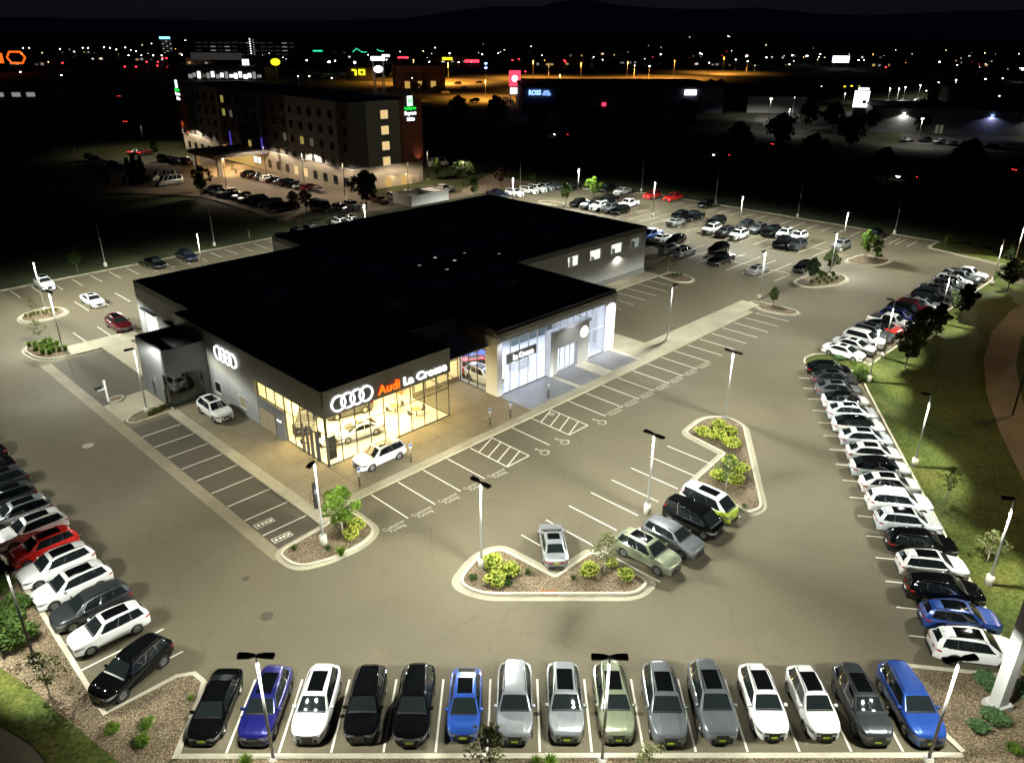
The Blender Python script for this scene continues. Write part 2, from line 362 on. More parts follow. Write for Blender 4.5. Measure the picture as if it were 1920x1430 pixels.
# front beds along the street side
fy = 29.12
bl = [(-17.55, fy), (-17.75, 33.0), (-17.9, 34.0), (-18.6, 34.55), (-19.4, 34.35), (-22.42, 31.55), (-26.4, 35.6), (-30.8, 40.1), (-35.4, 44.6), (-46, 55.4), (-60, 69.6)]
bedF = ss('planting_bed', MB().prism(bl + [(-66, 62), (-40, 38.5), (-33.5, 36.6), (-30.6, 35.3), (-27.6, 33.6), (-25.2, 31.9), (-22, 29.8), (-19.4, 28.1), (-17, 26.5), (-17.55, 26.5)], -.1, K), 'mulch', label='wood-chip planting bed in the lower left corner')
KERB('kerb', bl, bedF, .3, .0, -1)
lawnF = ss('lawn', MB().prism([(-60, 57), (-40, 38.5), (-33.5, 36.6), (-30.6, 35.3), (-27.6, 33.6), (-25.2, 31.9), (-22, 29.8), (-19.4, 28.1), (-17, 26.5), (-16, 24), (-20, 24), (-22.5, 27.4), (-25.2, 29.6), (-29, 31.6), (-36, 34.4), (-60, 45)], -.1, K - .01), 'lawn', label='curved grass verge in the lower left corner')
ss('path', MB().prism([(-60, 45), (-36, 34.4), (-29, 31.6), (-25.2, 29.6), (-22.5, 27.4), (-20, 24), (-24, 20), (-60, 30)], -.1, K - .03), 'brick_paving', label='reddish street path in the lower left corner')
bedS = ss('planting_bed', MB().prism([(-17.2, fy - .02), (23.7, fy + .35), (24.5, 24), (-16.9, 24)], -.1, K - .005), 'mulch', label='narrow wood-chip strip in front of the first car row')
KERB('kerb', [(-17.55, fy), (23.75, fy + .35)], bedS, .32, .0, -1)
br = [(23.75, fy + .35), (22.3, 33.5), (22.0, 34.9), (22.5, 35.6), (23.6, 35.8), (29.3, 35.0), (30.05, 34.9)]
bedR = ss('planting_bed', MB().prism(br + [(36, 34.9), (36, 24), (24.5, 24)], -.1, K - .002), 'mulch', label='wood-chip planting bed in the lower right corner')
KERB('kerb', br, bedR, .3, .0, -1)
ss('lawn', MB().prism([(36, 34.88), (36, 10), (120, 10), (120, 34.88)], -.1, K - .004), 'lawn', label='dark grass outside the lower right edge')
# street curving past the right-hand bank
stp = [(40.5, 48), (43, 56), (46, 65), (49.6, 74), (54.5, 83.5), (60.5, 92.5), (67.5, 100.5), (77, 108.5), (92, 119)]
mb = MB(); band(mb, stp, 0, -3.2, -.05, K + .012); ss('path', mb, 'brick_paving', label='brown path curving behind the right-hand lawn')
mb = MB(); band(mb, stp, -7.2, -26, -.05, K + .008); ss('road', mb, 'roof_asphalt', label='dark street beyond the curved path at right')
mb = MB(); band(mb, stp, -6.4, -7.5, -.05, K + .05); ss('road_kerb', mb, 'brick_paving', label='brown kerb strip of the street at right')

# ------------------------------------------------------------------ painted marks
def stripe(p, q, w=.10, z=.0085, parent=lot, name='stall_line'):
    p = Vector(p[:2]); q = Vector(q[:2]); d = (q - p); L = d.length
    o = link(name, LINE_ME, parent, (p.x, p.y, z), math.atan2(d.y, d.x), (L, w, 1)); return o
LINE_ME = MB().add([(0, -.5, 0), (1, -.5, 0), (1, .5, 0), (0, .5, 0)], [(0, 1, 2, 3)]).mesh('stall_line', 'paint_line')
SL = 2.743
fa = [.07 + SL * k for k in range(24)]
for k, a in enumerate(fa): stripe(ab(a, 5.95), ab(a, 10.72), .11)
for k in (4, 7):                                       # hatched access aisles
    a0, a1 = fa[k], fa[k + 1]; stripe(ab(a0, 10.72), ab(a1, 10.72), .11)
    for j in range(4):
        b1 = 7.1 + 1.18 * j; stripe(ab(a0 + .05, b1), ab(a1 - .05, b1 - 1.35 + .28), .10)
for k in range(9): stripe(ab(-9.0, -17.05 + 2.73 * k), ab(-5.3, -17.05 + 2.73 * k), .09)
for k in range(8): stripe(ab(4.7 + 2.755 * k, 18.45), ab(4.7 + 2.755 * k, 23.2), .11)
for k in range(8): stripe(ab(7.45 + 2.755 * k, 24.0), ab(7.45 + 2.755 * k, 29.0), .11) if k < 5 else None
for k in range(17): stripe((-17.625 + 2.743 * k + 2.743, 29.3 + .009 * k * 2.7), (-17.625 + 2.743 * k + 2.743, 34.35 + .009 * k * 2.7), .12) if k < 14 else None
for k in range(17): stripe(ab(-24.0, 9.35 - 2.87 * k), ab(-18.5, 9.35 - 2.87 * k), .12)
stripe(ab(-24.0, 12.1), ab(-18.5, 12.1), .12)
for k in range(16):
    e = Vector((25.06, 38.29)) + Vector((.42, 2.651)) * k; v = Vector((.9876, -.156)); stripe(e, e + v * 5.6, .11)
for k in range(17): stripe(ab(55.0 + 2.76 * k, 18.2), ab(55.0 + 2.76 * k, 23.7), .1)
for k in range(4): stripe(ab(57.0 + 2.74 * k, -12.85), ab(57.0 + 2.74 * k, -7.55), .1)
for k in range(2): stripe(ab(51.5 + 2.74 * k, -12.85), ab(51.5 + 2.74 * k, -7.55), .1)
for k in range(20):
    b = -18.0 + 2.74 * (k - 11)
    if b < 4 : stripe(ab(114.2, b + 1.5), ab(119.5, b + 1.5), .1)
for b in (4.4, 7.4): stripe(ab(114.0, b), ab(119.6, b), .1)
for k in range(17):
    b = .85 - 2.74 * k
    if b < 3: stripe(ab(96.0, b - 2.2), ab(107.2, b - 2.2), .1)
    if k < 12: stripe(ab(78.4, b), ab(89.4, b), .1)
stripe(ab(101.6, -1.4), ab(101.6, -45), .1); stripe(ab(83.8, .8), ab(83.8, -29), .1)
for k in range(18): stripe(ab(-4.1 - 5.5 + 2.72 * k, -74.2), ab(-4.1 - 5.5 + 2.72 * k, -69.6), .1)
for k in range(9): stripe(ab(.55 + 2.72 * k, -62.8), ab(.55 + 2.72 * k, -57.4), .1) if k else None
stripe(ab(.55, -62.8), ab(.55, -57.4), .1)
for k in range(-2, 4): stripe(ab(-.85 + 2.9 * k - 3.0 + 2.9, -50.2), ab(-.85 + 2.9 * k - 3.0 + 2.9, -45.55), .1)
def fit(me, w, h):
    xs = [v.co.x for v in me.vertices]; ys = [v.co.y for v in me.vertices]; cx, cy = (max(xs) + min(xs)) / 2, (max(ys) + min(ys)) / 2
    for v in me.vertices: v.co.x = (v.co.x - cx) * w / (max(xs) - min(xs)); v.co.y = (v.co.y - cy) * h / (max(ys) - min(ys))
    return me
CP1 = fit(text_mesh('Customer\nParking', 1, 0, 0.004, material='paint_worn'), 1.95, .98); CP2 = fit(text_mesh('CUSTOMER\nPARKING', 1, 0, 0.0, material='paint_worn'), 2.3, .8)
for k in range(6):
    if k in (4, 5): continue
    p = ab(fa[k] - 1.37, 11.0, .0085); link('painted_lettering', CP1, lot, p, TH)
link('painted_lettering', CP1, lot, ab(fa[4] - 1.37, 11.0, .0085), TH)
for k in range(9, 16): link('painted_lettering', CP2, lot, ab(fa[k] + 1.35, 10.75, .0085), TH)
def access_symbol():
    mb = MB()
    def arc(cx, cy, r, a0, a1, w, n=14):
        for i in range(n):
            t0, t1 = R(a0 + (a1 - a0) * i / n), R(a0 + (a1 - a0) * (i + 1) / n)
            mb.add([(cx + q * math.cos(t), cy + q * math.sin(t), 0) for t, q in ((t0, r - w), (t0, r + w), (t1, r + w), (t1, r - w))], [(0, 1, 2, 3)])
    def bar(p, q, w):
        p, q = Vector(p), Vector(q); d = (q - p).normalized() * .001; n = Vector((-(q - p).y, (q - p).x)).normalized() * w
        mb.add([(*(p - n), 0), (*(q - n), 0), (*(q + n), 0), (*(p + n), 0)], [(0, 1, 2, 3)])
    arc(0, 0, .33, 130, 380, .05); arc(-.05, .85, .09, 0, 360, .05, 10)
    bar((-.05, .72), (0, .25), .05); bar((0, .27), (.33, .25), .05); bar((.33, .27), (.45, -.15), .05); bar((-.03, .5), (.25, .48), .04)
    return mb.mesh('access_symbol', 'paint_worn')
AS = access_symbol()
for a in (fa[5] + 1.37, fa[6] + 1.37, fa[8] + 1.4): link('access_symbol', AS, lot, ab(a, 11.35, .0085), TH, 1.15)
def plug_symbol():
    mb = MB()
    for (x0, x1, y0, y1) in [(-.9, .9, .32, .38), (-.9, .9, -.38, -.32), (-.9, -.84, -.32, .32), (.84, .9, -.32, .32), (.4, .46, -.32, .32)]:
        mb.add([(x0, y0, 0), (x1, y0, 0), (x1, y1, 0), (x0, y1, 0)], [(0, 1, 2, 3)])
    for x in (-.7, -.3, .05): mb.add([(x, -.14, 0), (x + .26, -.14, 0), (x + .26, .14, 0), (x, .14, 0)], [(0, 1, 2, 3)])
    mb.add([(.54, -.16, 0), (.76, -.16, 0), (.76, .16, 0), (.54, .16, 0)], [(0, 1, 2, 3)])
    return mb.mesh('charging_mark', 'paint_line')
PS = plug_symbol()
for b in (-17.05 + 2.73 * 7 + 1.35, -17.05 + 2.73 * 8 + 1.2): link('charging_mark', PS, lot, ab(-8.1, b, .0085), TH, (.85, .85, 1))
# patched and sealed spots, manhole lids
for (x, y, r, m) in [(1034, 776, .35, 'concrete'), (500, 1155, .42, 'asphalt_dark'), (461, 1084, .25, 'asphalt_dark'), (165, 835, .5, 'concrete')]:
    p = at(x, y); mb = MB(); mb.cyl((0, 0), r, r, -.01, .0075, 14); mb.obj('manhole_cover', m, lot, loc=(p.x, p.y, 0))

# ------------------------------------------------------------------ pavements round the dealership
ribbon = ss('concrete_ribbon', MB().prism(W2([(-10.2, -41.6), (-9.05, -41.6), (-9.05, 7.3), (-10.0, 8.2)]), -.02, .0045), 'walk_concrete', label='flat concrete ribbon along the charging bays')
darkbay = ss('bay_surface', MB().sheet(W2([(-9.05, -19.5), (-5.25, -19.5), (-5.25, 6.9), (-9.05, 7.3)]), .0042), 'asphalt_dark', label='newer dark asphalt of the charging bays')
ss('bay_surface', MB().sheet(W2([(-9.05, -41.5), (-3.3, -41.6), (-3.3, -27.5), (-7.2, -27.0), (-8.4, -26.4), (-9.05, -26.2)]), .0042), 'asphalt_dark', label='newer dark asphalt by the service entrance')
walk = tag(empty('pavement', (0, 0, 0)), 'concrete pavement around the showroom', kind='structure')
def slab(poly, z, material, name='slab', j=.012):
    MB().prism(inset(W2(poly), j), -.05, z).obj(name, material, walk)
def slabs(a0, a1, b0, b1, na, nb, z, material, name='slab'):
    for i in range(na):
        for j in range(nb):
            x0 = a0 + (a1 - a0) * i / na; x1 = a0 + (a1 - a0) * (i + 1) / na; y0 = b0 + (b1 - b0) * j / nb; y1 = b0 + (b1 - b0) * (j + 1) / nb
            slab([(x0, y0), (x1, y0), (x1, y1), (x0, y1)], z, material, name)
slabs(-4.2, 0, -20.2, 4.9, 2, 10, .12, 'walk_concrete')
slabs(0, 20.4, .02, 4.9, 8, 2, .12, 'walk_concrete')
slabs(14.05, 20.15, -5.8, .02, 2, 2, .12, 'walk_concrete')
slabs(-5.25, -4.2, -20.2, 4.9, 1, 12, .118, 'concrete', 'kerb_slab')
slabs(-5.25, 63.0, 4.9, 5.85, 34, 1, .118, 'concrete', 'kerb_slab')
slab([(-4.2, 4.9), (-5.25, 4.9), (-5.25, 6.9), (-2.6, 6.6), (-2.6, 5.85)], .117, 'concrete')
slabs(20.4, 27.8, .35, 4.6, 1, 1, .118, 'plaza_paving'); slabs(28.3, 32.0, .35, 4.6, 1, 1, .118, 'plaza_paving'); slabs(33.9, 38.5, .35, 4.6, 1, 1, .118, 'plaza_paving')
slabs(27.8, 28.3, .35, 4.6, 1, 1, .122, 'kerb'); slabs(32.0, 33.9, .35, 4.6, 1, 2, .122, 'kerb'); slabs(38.5, 39.1, .35, 4.6, 1, 1, .122, 'kerb')
slabs(20.4, 43.4, 4.6, 4.9, 8, 1, .121, 'concrete', 'kerb_slab')
slabs(39.1, 43.4, -2.3, 4.6, 1, 2, .12, 'concrete'); slabs(39.45, 43.4, -7.4, -2.3, 1, 1, .11, 'concrete')
slabs(43.4, 66.5, 2.1, 4.9, 8, 1, .12, 'concrete')
slabs(39.4, 68.5, -15.9, -13.0, 10, 1, .12, 'concrete')
slabs(-6.4, 1.6, -45.6, -42.3, 3, 1, .12, 'concrete'); slabs(-3.3, 0.0, -42.3, -27.4, 1, 4, .11, 'concrete')
slab([(-9.05, -26.2), (-8.4, -26.3), (-7.2, -26.0), (-6.4, -27.1), (-4.45, -27.2), (-4.45, -22.4), (-6.2, -22.9), (-8.2, -22.2), (-9.05, -21.3)], .02, 'concrete')

# ------------------------------------------------------------------ planting islands
def island(poly, r, label, pan=0.0, panpoly=None, top='mulch', kw=.2):
    root = tag(empty('planting_island'), label, kind='structure')
    out = rounded(poly, r, 6); inn = inset(out, kw)
    ringmesh(MB(), out, inn, -.02, .15).obj('kerb', 'kerb', root)
    MB().sheet(inset(out, kw * .8), .11).obj('mulch', top, root)
    if pan:
        rr = r if isinstance(r, (list, tuple)) else [r] * len(poly)
        MB().prism(rounded(inset(poly, -pan), [0.0 if q < .2 else q + pan for q in rr], 6), -.03, .0065).obj('gutter_pan', 'concrete', root)
    return root
i1 = island(W2([(-9.5, 7.5), (-9.35, 10.1), (-7.2, 10.95), (-4.4, 11.15), (-2.55, 10.3), (-2.45, 6.5), (-3.2, 6.55), (-5.3, 7.1)]), [1, 1.2, .6, 1.2, 1.2, .3, .2, .3], 'rounded planting island at the corner of the showroom', .38)
i2 = island(W2([(2.75, 23.55), (6.75, 23.55), (7.0, 28.6), (5.2, 28.75), (-2.2, 21.3), (-2.55, 19.2), (.4, 18.1), (2.4, 18.5)]), [.15, .6, .9, 1.0, 1.4, 1.2, 1.6, .9], 'triangular planting island with a notch in the middle of the lot', .55)
i3 = island(W2([(26.3, 22.9), (27.1, 18.1), (31.2, 17.75), (32.9, 19.2), (32.6, 21.4), (20.7, 29.7), (19.2, 29.2), (20.4, 23.5)]), [.15, .9, 1.6, 1.2, .8, .8, .5, .3], 'long planting island with a notch at the right of the centre row', .4)
i4 = island(W2([(66.6, 3.0), (64.4, 6.3), (65.2, 9.9), (67.2, 10.4), (68.0, 9.0), (67.6, 3.9)]), .9, 'narrow island at the end of the long walk', .25)
i5 = island(W2([(78.6, 4.4), (79.2, 6.6), (83, 8.6), (87, 8.5), (88.9, 6.8), (88.7, 5.5), (85, 3.1), (80.5, 3.0)]), 1.5, 'oval tree island nearest the rear rows', .35)
i6 = island(W2([(96, 4.6), (96.1, 7.0), (98, 8.7), (101, 9.2), (103, 8.9), (103, 4.0), (97.5, 3.6)]), 1.5, 'oval tree island farther right in the rear lot', .35)
i7 = island(W2([(68.0, -13.0), (67.2, -9.3), (68.4, -7.6), (70.3, -8.0), (71.2, -9.4), (71.2, -12.8)]), .9, 'small island at the corner of the long service wall', .3)
i8 = island(W2([(-7.2, -60.0), (-6.9, -57.9), (-3.8, -57.3), (-1.7, -58.4), (-1.7, -61.4), (-3.2, -62.6), (-6.0, -61.9)]), 1.1, 'small oval island in the left rear lot', .35)
i9 = island(W2([(-10.1, -47.8), (-9.8, -44.2), (-8.6, -42.6), (-6.3, -42.3), (-6.6, -45.3), (-6.9, -49.6), (-9.0, -49.5)]), [1.2, 1.2, .8, .4, .4, 1.0, 1.2], 'grassy island at the left end of the service walk', .35)
i10 = island(W2([(-9.0, -21.0), (-8.5, -20.1), (-4.4, -20.2), (-4.3, -21.7), (-6.2, -22.7), (-8.1, -22.1)]), .6, 'slim bed with a lamp pole beside the service entrance', .0, kw=.14)
i11 = island(W2([(-8.4, -27.0), (-8.3, -26.3), (-7.4, -26.2), (-6.65, -26.9), (-6.9, -27.5), (-7.8, -27.6)]), .4, 'little round bed under the order post', .0, kw=.1)
i12 = island(W2([(95.5, -63.5), (95.8, -58.2), (97.3, -57.4), (98.6, -58.4), (98.6, -62.8), (97, -64)]), 1.2, 'small tree island at the far end of the rear row', .3)
# storm drain on the notch island
dr = tag(empty('storm_drain', (*at(1029, 1112)[:2], 0)), 'rusty cast-iron storm drain in the kerb of the notched island', 'storm drain')
MB().box(-.55, .55, -.28, .0, -.02, .012).obj('frame', mat('rust', (.26, .10, .035), .8, .2, var=.35, vscale=6), dr)
MB().box(-.55, .55, .0, .16, -.02, .175).obj('hood', 'rust', dr)
for i in range(9): MB().box(-.48 + i * .11, -.42 + i * .11, -.25, -.03, .012, .018).obj('slot', 'ink', dr)

# ================================================================== THE DEALERSHIP
mat('panel_dark', (.27, .262, .24), .45, .2, var=.06, vscale=.5)
mat('panel_grey', (.18, .187, .192), .45, .25, var=.06, vscale=.5)
mat('wall_grey', (.23, .236, .236), .6, var=.06, vscale=.6)
mat('wall_light', (.46, .455, .44), .65, var=.06, vscale=.6)
mat('wall_white', (.74, .74, .74), .5)
mat('wall_tan', (.24, .165, .085), .6, var=.06, vscale=.7)
mat('dado', (.20, .20, .19), .7, var=.06)
mat('roof_black', (.13, .13, .14), .9, var=.15, vscale=.4)
mat('coping', (.10, .105, .115), .6)
mat('roof_seam', (.42, .43, .46), .7)
mat('mullion', (.10, .10, .10), .4, .4)
mat('mullion_white', (.62, .63, .65), .4, .2)
mat('floor_tile', (.62, .58, .5), .25)
mat('floor_white', (.66, .67, .7), .2)
mat('room_wall', (.75, .72, .64), .7)
mat('room_wood', (.34, .2, .09), .6)
glow('letter_white', (1, 1, 1), 2.2); glow('letter_red', (1, .06, .0), 1.25); glow('letter_orange', (1, .30, .02), 1.3)
bld = tag(empty('dealership_building', ORG, TH), 'low flat-roofed car dealership with lit glass showrooms and black roof', 'building')
def bx(name, m, x0, x1, y0, y1, z0, z1, parent=bld): return MB().box(x0, x1, y0, y1, z0, z1).obj(name, m, parent)
RZ = 6.95; TOP = 7.3
foot = [(0, 0), (14, 0), (14, 5.8), (20.2, 5.8), (20.2, .0), (39.4, 0), (39.4, 15.8), (68, 15.8), (68, 50.3), (24.5, 50.3), (24.5, 42.2), (1.6, 42.2), (1.6, 27.6), (0, 27.6)]
roof = MB().prism(inset(foot, .12), RZ - .35, RZ, True).obj('roof', 'roof_black', bld)
ringmesh(MB(), foot, inset(foot, .28), TOP - .75, TOP).obj('parapet', 'coping', bld)
for (x0, x1, y0, y1, m) in [(24.3, 24.7, 16.0, 42.1, 'roof_seam'), (24.7, 39.2, 15.8, 16.2, 'roof_seam'), (24.7, 67.7, 26.2, 26.5, 'roof_seam')]:
    bx('roof_coping', m, x0, x1, y0, y1, RZ, TOP - .02, roof)
mat('unit_grey', (.30, .30, .32), .7)
for (x, y, w, d, h) in [(9, 24, 2.6, 1.9, 1.1), (12, 33, 2.2, 1.6, 1.0), (20, 31, 2.4, 1.8, 1.0), (16.5, 12.5, 2.6, 1.8, 1.1), (30, 9.0, 2.6, 1.9, 1.1), (44, 35, 3.0, 2.1, 1.2), (58, 31, 2.6, 1.8, 1.1), (52, 22, 2.0, 1.6, .9)]:
    u = bx('rooftop_unit', 'unit_grey', x, x + w, y, y + d, RZ, RZ + h, roof); MB().cyl((x + w * .5, y + d * .5), .55, .55, RZ + h, RZ + h + .12, 14).obj('fan_cowl', 'ink', u)
for (x, y, s) in [(33.7, 25.0, 1), (34.6, 22.2, 1), (29.9, 23.6, .4), (31.2, 19.8, .5), (38, 24, .3), (41, 20.5, .3)]:
    v = bx('skylight', 'unit_grey', x - .26, x + .26, y - .18, y + .18, RZ, RZ + .25, roof); bx('lens', glow('skylight_%d' % int(s * 10), (1, .92, .75), .8 * s), x - .2, x + .2, y - .12, y + .12, RZ + .25, RZ + .28, v)
for (x, y) in [(48, 27.6), (50, 30), (56, 40), (40, 44), (8, 14), (20, 37)]: MB().cyl((x, y), .12, .12, RZ, RZ + .8, 8).obj('vent_pipe', 'unit_grey', roof)
for k in range(9): bx('membrane_seam', 'roof_seam', 2.2, 13.6 if k < 0 else 19.5, 8.5 + 3.6 * k, 8.58 + 3.6 * k, RZ, RZ + .012, roof)
for k in range(8): bx('membrane_seam', 'roof_seam', 25, 67.4, 28.5 + 2.7 * k, 28.58 + 2.7 * k, RZ, RZ + .012, roof)
def row(name, m, p0, p1, n, z0, z1, t, off=0.0, gap=.012, parent=bld):
    """n panels side by side from p0 to p1 (local), t thick, outward to the right of the run"""
    p0, p1 = Vector(p0), Vector(p1); d = (p1 - p0) / n; nn = Vector((d.y, -d.x)).normalized()
    for i in range(n):
        q0 = p0 + d * i + d.normalized() * gap; q1 = p0 + d * (i + 1) - d.normalized() * gap
        poly = [q0 + nn * off, q1 + nn * off, q1 + nn * (off + t), q0 + nn * (off + t)]
        MB().prism([(p.x, p.y) for p in poly], z0, z1, True).obj(name, m, parent)
def glazing(p0, p1, n, zs, gm='shop_glass', mm='mullion', w=.07, parent=bld):
    """panes and mullions on the vertical plane p0-p1"""
    p0, p1 = Vector(p0), Vector(p1); d = (p1 - p0); u = d.normalized(); nn = Vector((u.y, -u.x))
    for i in range(n):
        for j in range(len(zs) - 1):
            a = p0 + d * (i / n) + u * w * .5; b = p0 + d * ((i + 1) / n) - u * w * .5
            MB().add([(a.x, a.y, zs[j] + w * .5), (b.x, b.y, zs[j] + w * .5), (b.x, b.y, zs[j + 1] - w * .5), (a.x, a.y, zs[j + 1] - w * .5)], [(0, 1, 2, 3)]).obj('window_pane', gm, parent)
    for i in range(n + 1):
        c = p0 + d * (i / n); q = [c - u * w / 2 - nn * .05, c + u * w / 2 - nn * .05, c + u * w / 2 + nn * .05, c - u * w / 2 + nn * .05]
        MB().prism([(p.x, p.y) for p in q], zs[0], zs[-1], True).obj('mullion', mm, parent)
    for z in zs:
        q = [p0 - nn * .045, p1 - nn * .045, p1 + nn * .045, p0 + nn * .045]
        MB().prism([(p.x, p.y) for p in q], z - w / 2, z + w / 2, True).obj('transom', mm, parent)
# --- dark fascia over the corner showroom (runs go so that "right of run" faces out)
row('fascia_panel', 'panel_dark', (0, 0), (14, 0), 6, 4.8, TOP - .01, .14)
row('fascia_panel', 'panel_dark', (0, 27.6), (0, 11.4), 6, 3.3, TOP - .01, .12)
row('fascia_panel', 'panel_dark', (0, 11.4), (0, 0), 5, 4.8, TOP - .01, .14)
bx('soffit', 'panel_dark', .02, 13.98, .02, 1.0, 4.78, 4.86)
# --- glazing of the corner showroom
glazing((.05, .12), (13.9, .12), 9, [.14, 3.1, 4.8])
glazing((.12, 6.7), (.12, .12), 5, [.14, 3.15, 4.8])
glazing((.12, 11.35), (.12, 6.75), 3, [3.15, 4.8])
glazing((13.9, .12), (13.9, 5.7), 3, [.14, 3.1, 4.8])
bx('return_wall', 'panel_dark', 13.7, 14.0, 0, 5.8, 4.8, TOP - .76)
bx('corner_post', 'mullion', .02, .2, .02, .2, .12, 4.8)
for k in range(4): bx('door_fin', 'mullion', -.06, .12, 1.5 + .75 * k, 1.72 + .75 * k, .14, 3.0)
# --- grey side wall with entrance, small windows
row('wall_panel', 'panel_grey', (0, 11.4), (0, 6.75), 3, .0, 3.15, .1)
row('wall_panel', 'wall_grey', (0, 27.6), (0, 11.4), 6, .0, 3.28, .1)
bx('inner_wall', 'wall_grey', .0, .2, 11.4, 27.55, 0, RZ - .35)
bx('inner_wall', 'wall_grey', .0, .2, 6.75, 11.4, 0, 3.1)
def window(x0, x1, z0, z1, gm, fm='wall_light', plane='x', pos=0.0, parent=bld, out=-1, panes=1):
    """framed window on a wall; plane x: wall at x=pos, spans y; plane y: wall at y=pos, spans x. out = side it faces"""
    def b(name, m, u0, u1, w0, w1, a, c, par):
        lo, hi = sorted((pos + out * a, pos + out * c))
        return bx(name, m, lo, hi, u0, u1, w0, w1, par) if plane == 'x' else bx(name, m, u0, u1, lo, hi, w0, w1, par)
    f = b('window', fm, x0 - .06, x1 + .06, z0 - .06, z1 + .06, -.02, .03, parent)
    for i in range(panes):
        w = (x1 - x0) / panes
        b('pane', gm, x0 + w * i + .02, x0 + w * (i + 1) - .02, z0, z1, .0, .036, f)
    b('sill', fm, x0 - .1, x1 + .1, z0 - .12, z0 - .06, .0, .09, f); return f
window(18.8, 20.0, .9, 1.95, 'car_glass', pos=-.1); window(13.75, 15.0, .95, 2.05, glow('dim_window', (.9, .75, .45), .25), pos=-.1)
e = window(8.3, 11.2, .14, 2.2, glow('entrance_glow', (1, .82, .45), .22), 'mullion', pos=-.1, panes=2)
RING = MB()
def ring_sign(parent, centers, make):
    for c in centers: make(c, parent)
def ring4(x, y, z, axis, Rr, name='ring_emblem'):
    """four interlocked rings, along x (front) or y (side)"""
    root = MB()
    n = 40; rt = .1
    holder = None
    for k in range(4):
        mbk = MB(); off = (k - 1.5) * Rr * 1.34
        for i in range(n):
            t0, t1 = 2 * math.pi * i / n, 2 * math.pi * (i + 1) / n
            pts = []
            for t in (t0, t1):
                for rr in (Rr - rt, Rr + rt * .4):
                    u, w = off + rr * math.cos(t), rr * math.sin(t)
                    for dep in (0, .12 + .012 * (k % 2)):
                        pts.append((x + u, y - dep, z + w) if axis == 'x' else (x - dep, y + u, z + w))
            mbk.add(pts, [(1, 3, 7, 5), (0, 1, 5, 4), (2, 6, 7, 3)])
        o = mbk.obj(name, 'letter_white', bld)
        bb = MB()
        vs = [(off + (Rr - rt) * math.cos(2 * math.pi * i / n), (Rr - rt) * math.sin(2 * math.pi * i / n)) for i in range(n)]
        bb.add([((x + u, y - .03 - .002 * k, z + w) if axis == 'x' else (x - .03 - .002 * k, y + u, z + w)) for u, w in vs], [tuple(range(n))])
        bb.obj('emblem_backing', 'panel_grey', o)
ring4(2.82, -.16, 5.81, 'x', .7); ring4(-.16, 16.5, 5.62, 'y', .72)
def sign(s, x, y, z, h, m, w, parent=bld, name='sign_letters', rz=0.0, bold=.012, depth=.05):
    me = text_mesh(s, 1.0, depth, bold, 'CENTER', m); xs = [v.co.x for v in me.vertices]; ys = [v.co.y for v in me.vertices]
    sx = w / (max(xs) - min(xs)); sy = h / (max(ys) - min(ys)); cx, cy = (max(xs) + min(xs)) / 2, (max(ys) + min(ys)) / 2
    for v in me.vertices: v.co.x = (v.co.x - cx) * sx; v.co.y = (v.co.y - cy) * sy
    o = link(name, me, parent, (x, y, z)); o.rotation_euler = (math.pi / 2, 0, rz); return o
sign('Audi', 6.7, -.2, 5.62, .92, 'letter_red', 2.45, bold=.035); sign('Audi', 6.7, -.262, 5.62, .86, 'letter_orange', 2.34, bold=-.004, depth=.02)
sign('La Crosse', 10.95, -.2, 5.58, .82, 'letter_white', 5.1, bold=.03)
sign('Audi', -.12, 7.6, 1.9, .16, 'letter_white', .75, rz=-math.pi / 2)
# --- recessed link between the two showrooms
glazing((14.1, 5.7), (20.1, 5.7), 4, [.55, 2.6, 5.0]); bx('link_wall', 'panel_dark', 14.0, 20.2, 5.6, 5.8, 5.0, TOP - .76); bx('plinth', 'wall_tan', 14.0, 20.2, 5.6, 5.8, .0, .52)
# --- white showroom
bx('side_panel', 'wall_tan', 20.12, 20.4, 1.4, 5.6, 4.75, TOP - .76); glazing((20.25, 5.5), (20.25, 1.45), 3, [.14, 2.5, 4.75], mm='mullion')
bx('portal_pillar', 'wall_white', 20.1, 20.8, -.32, 1.4, .1, 6.5); bx('portal_pillar', 'wall_white', 37.7, 39.42, -.32, .9, .1, 6.5)
bx('portal_beam', 'wall_white', 20.8, 37.7, -.32, .3, 5.98, 6.5); bx('canopy_fascia', 'panel_dark', 20.0, 39.5, -.45, .2, 6.52, 6.98)
bx('canopy_fascia', 'coping', 20.05, 39.45, -.2, .0, 6.98, TOP - .005)
glazing((20.8, -.1), (27.6, -.1), 5, [.14, 3.3, 5.98], mm='mullion_white'); glazing((34.4, -.1), (37.7, -.1), 3, [.14, 3.3, 5.98], mm='mullion_white')
glazing((27.6, -.1), (34.4, -.1), 6, [5.15, 5.98], mm='mullion_white')
bx('sign_panel', 'wall_grey', 21.5, 25.9, -.3, -.18, 3.35, 4.4); sign('La Crosse', 23.9, -.36, 3.86, .62, 'letter_white', 3.0, bold=.02)
bx('portal_face', 'wall_light', 28.1, 29.0, -.65, -.12, .12, 5.0); bx('portal_face', 'wall_light', 32.4, 34.3, -.65, -.12, .12, 5.0); bx('portal_face', 'wall_light', 29.0, 32.4, -.65, -.12, 3.0, 5.0)
bx('portal_frame', 'wall_white', 27.6, 28.1, -.85, -.1, .12, 5.25); bx('portal_frame', 'wall_white', 28.1, 34.45, -.85, -.1, 5.0, 5.25)
glazing((29.0, -.2), (32.4, -.2), 4, [.14, 2.98], mm='mullion_white', w=.12)
mb = MB(); mb.lathe([(0, -.1), (.62, -.1), (.66, -.06), (.66, 0)], 'y', 32, (33.4, -.65, 3.85)); em = mb.obj('round_emblem', 'letter_white', bld)
glow('emblem_grey', (.8, .85, 1), 1.0)
mb = MB()
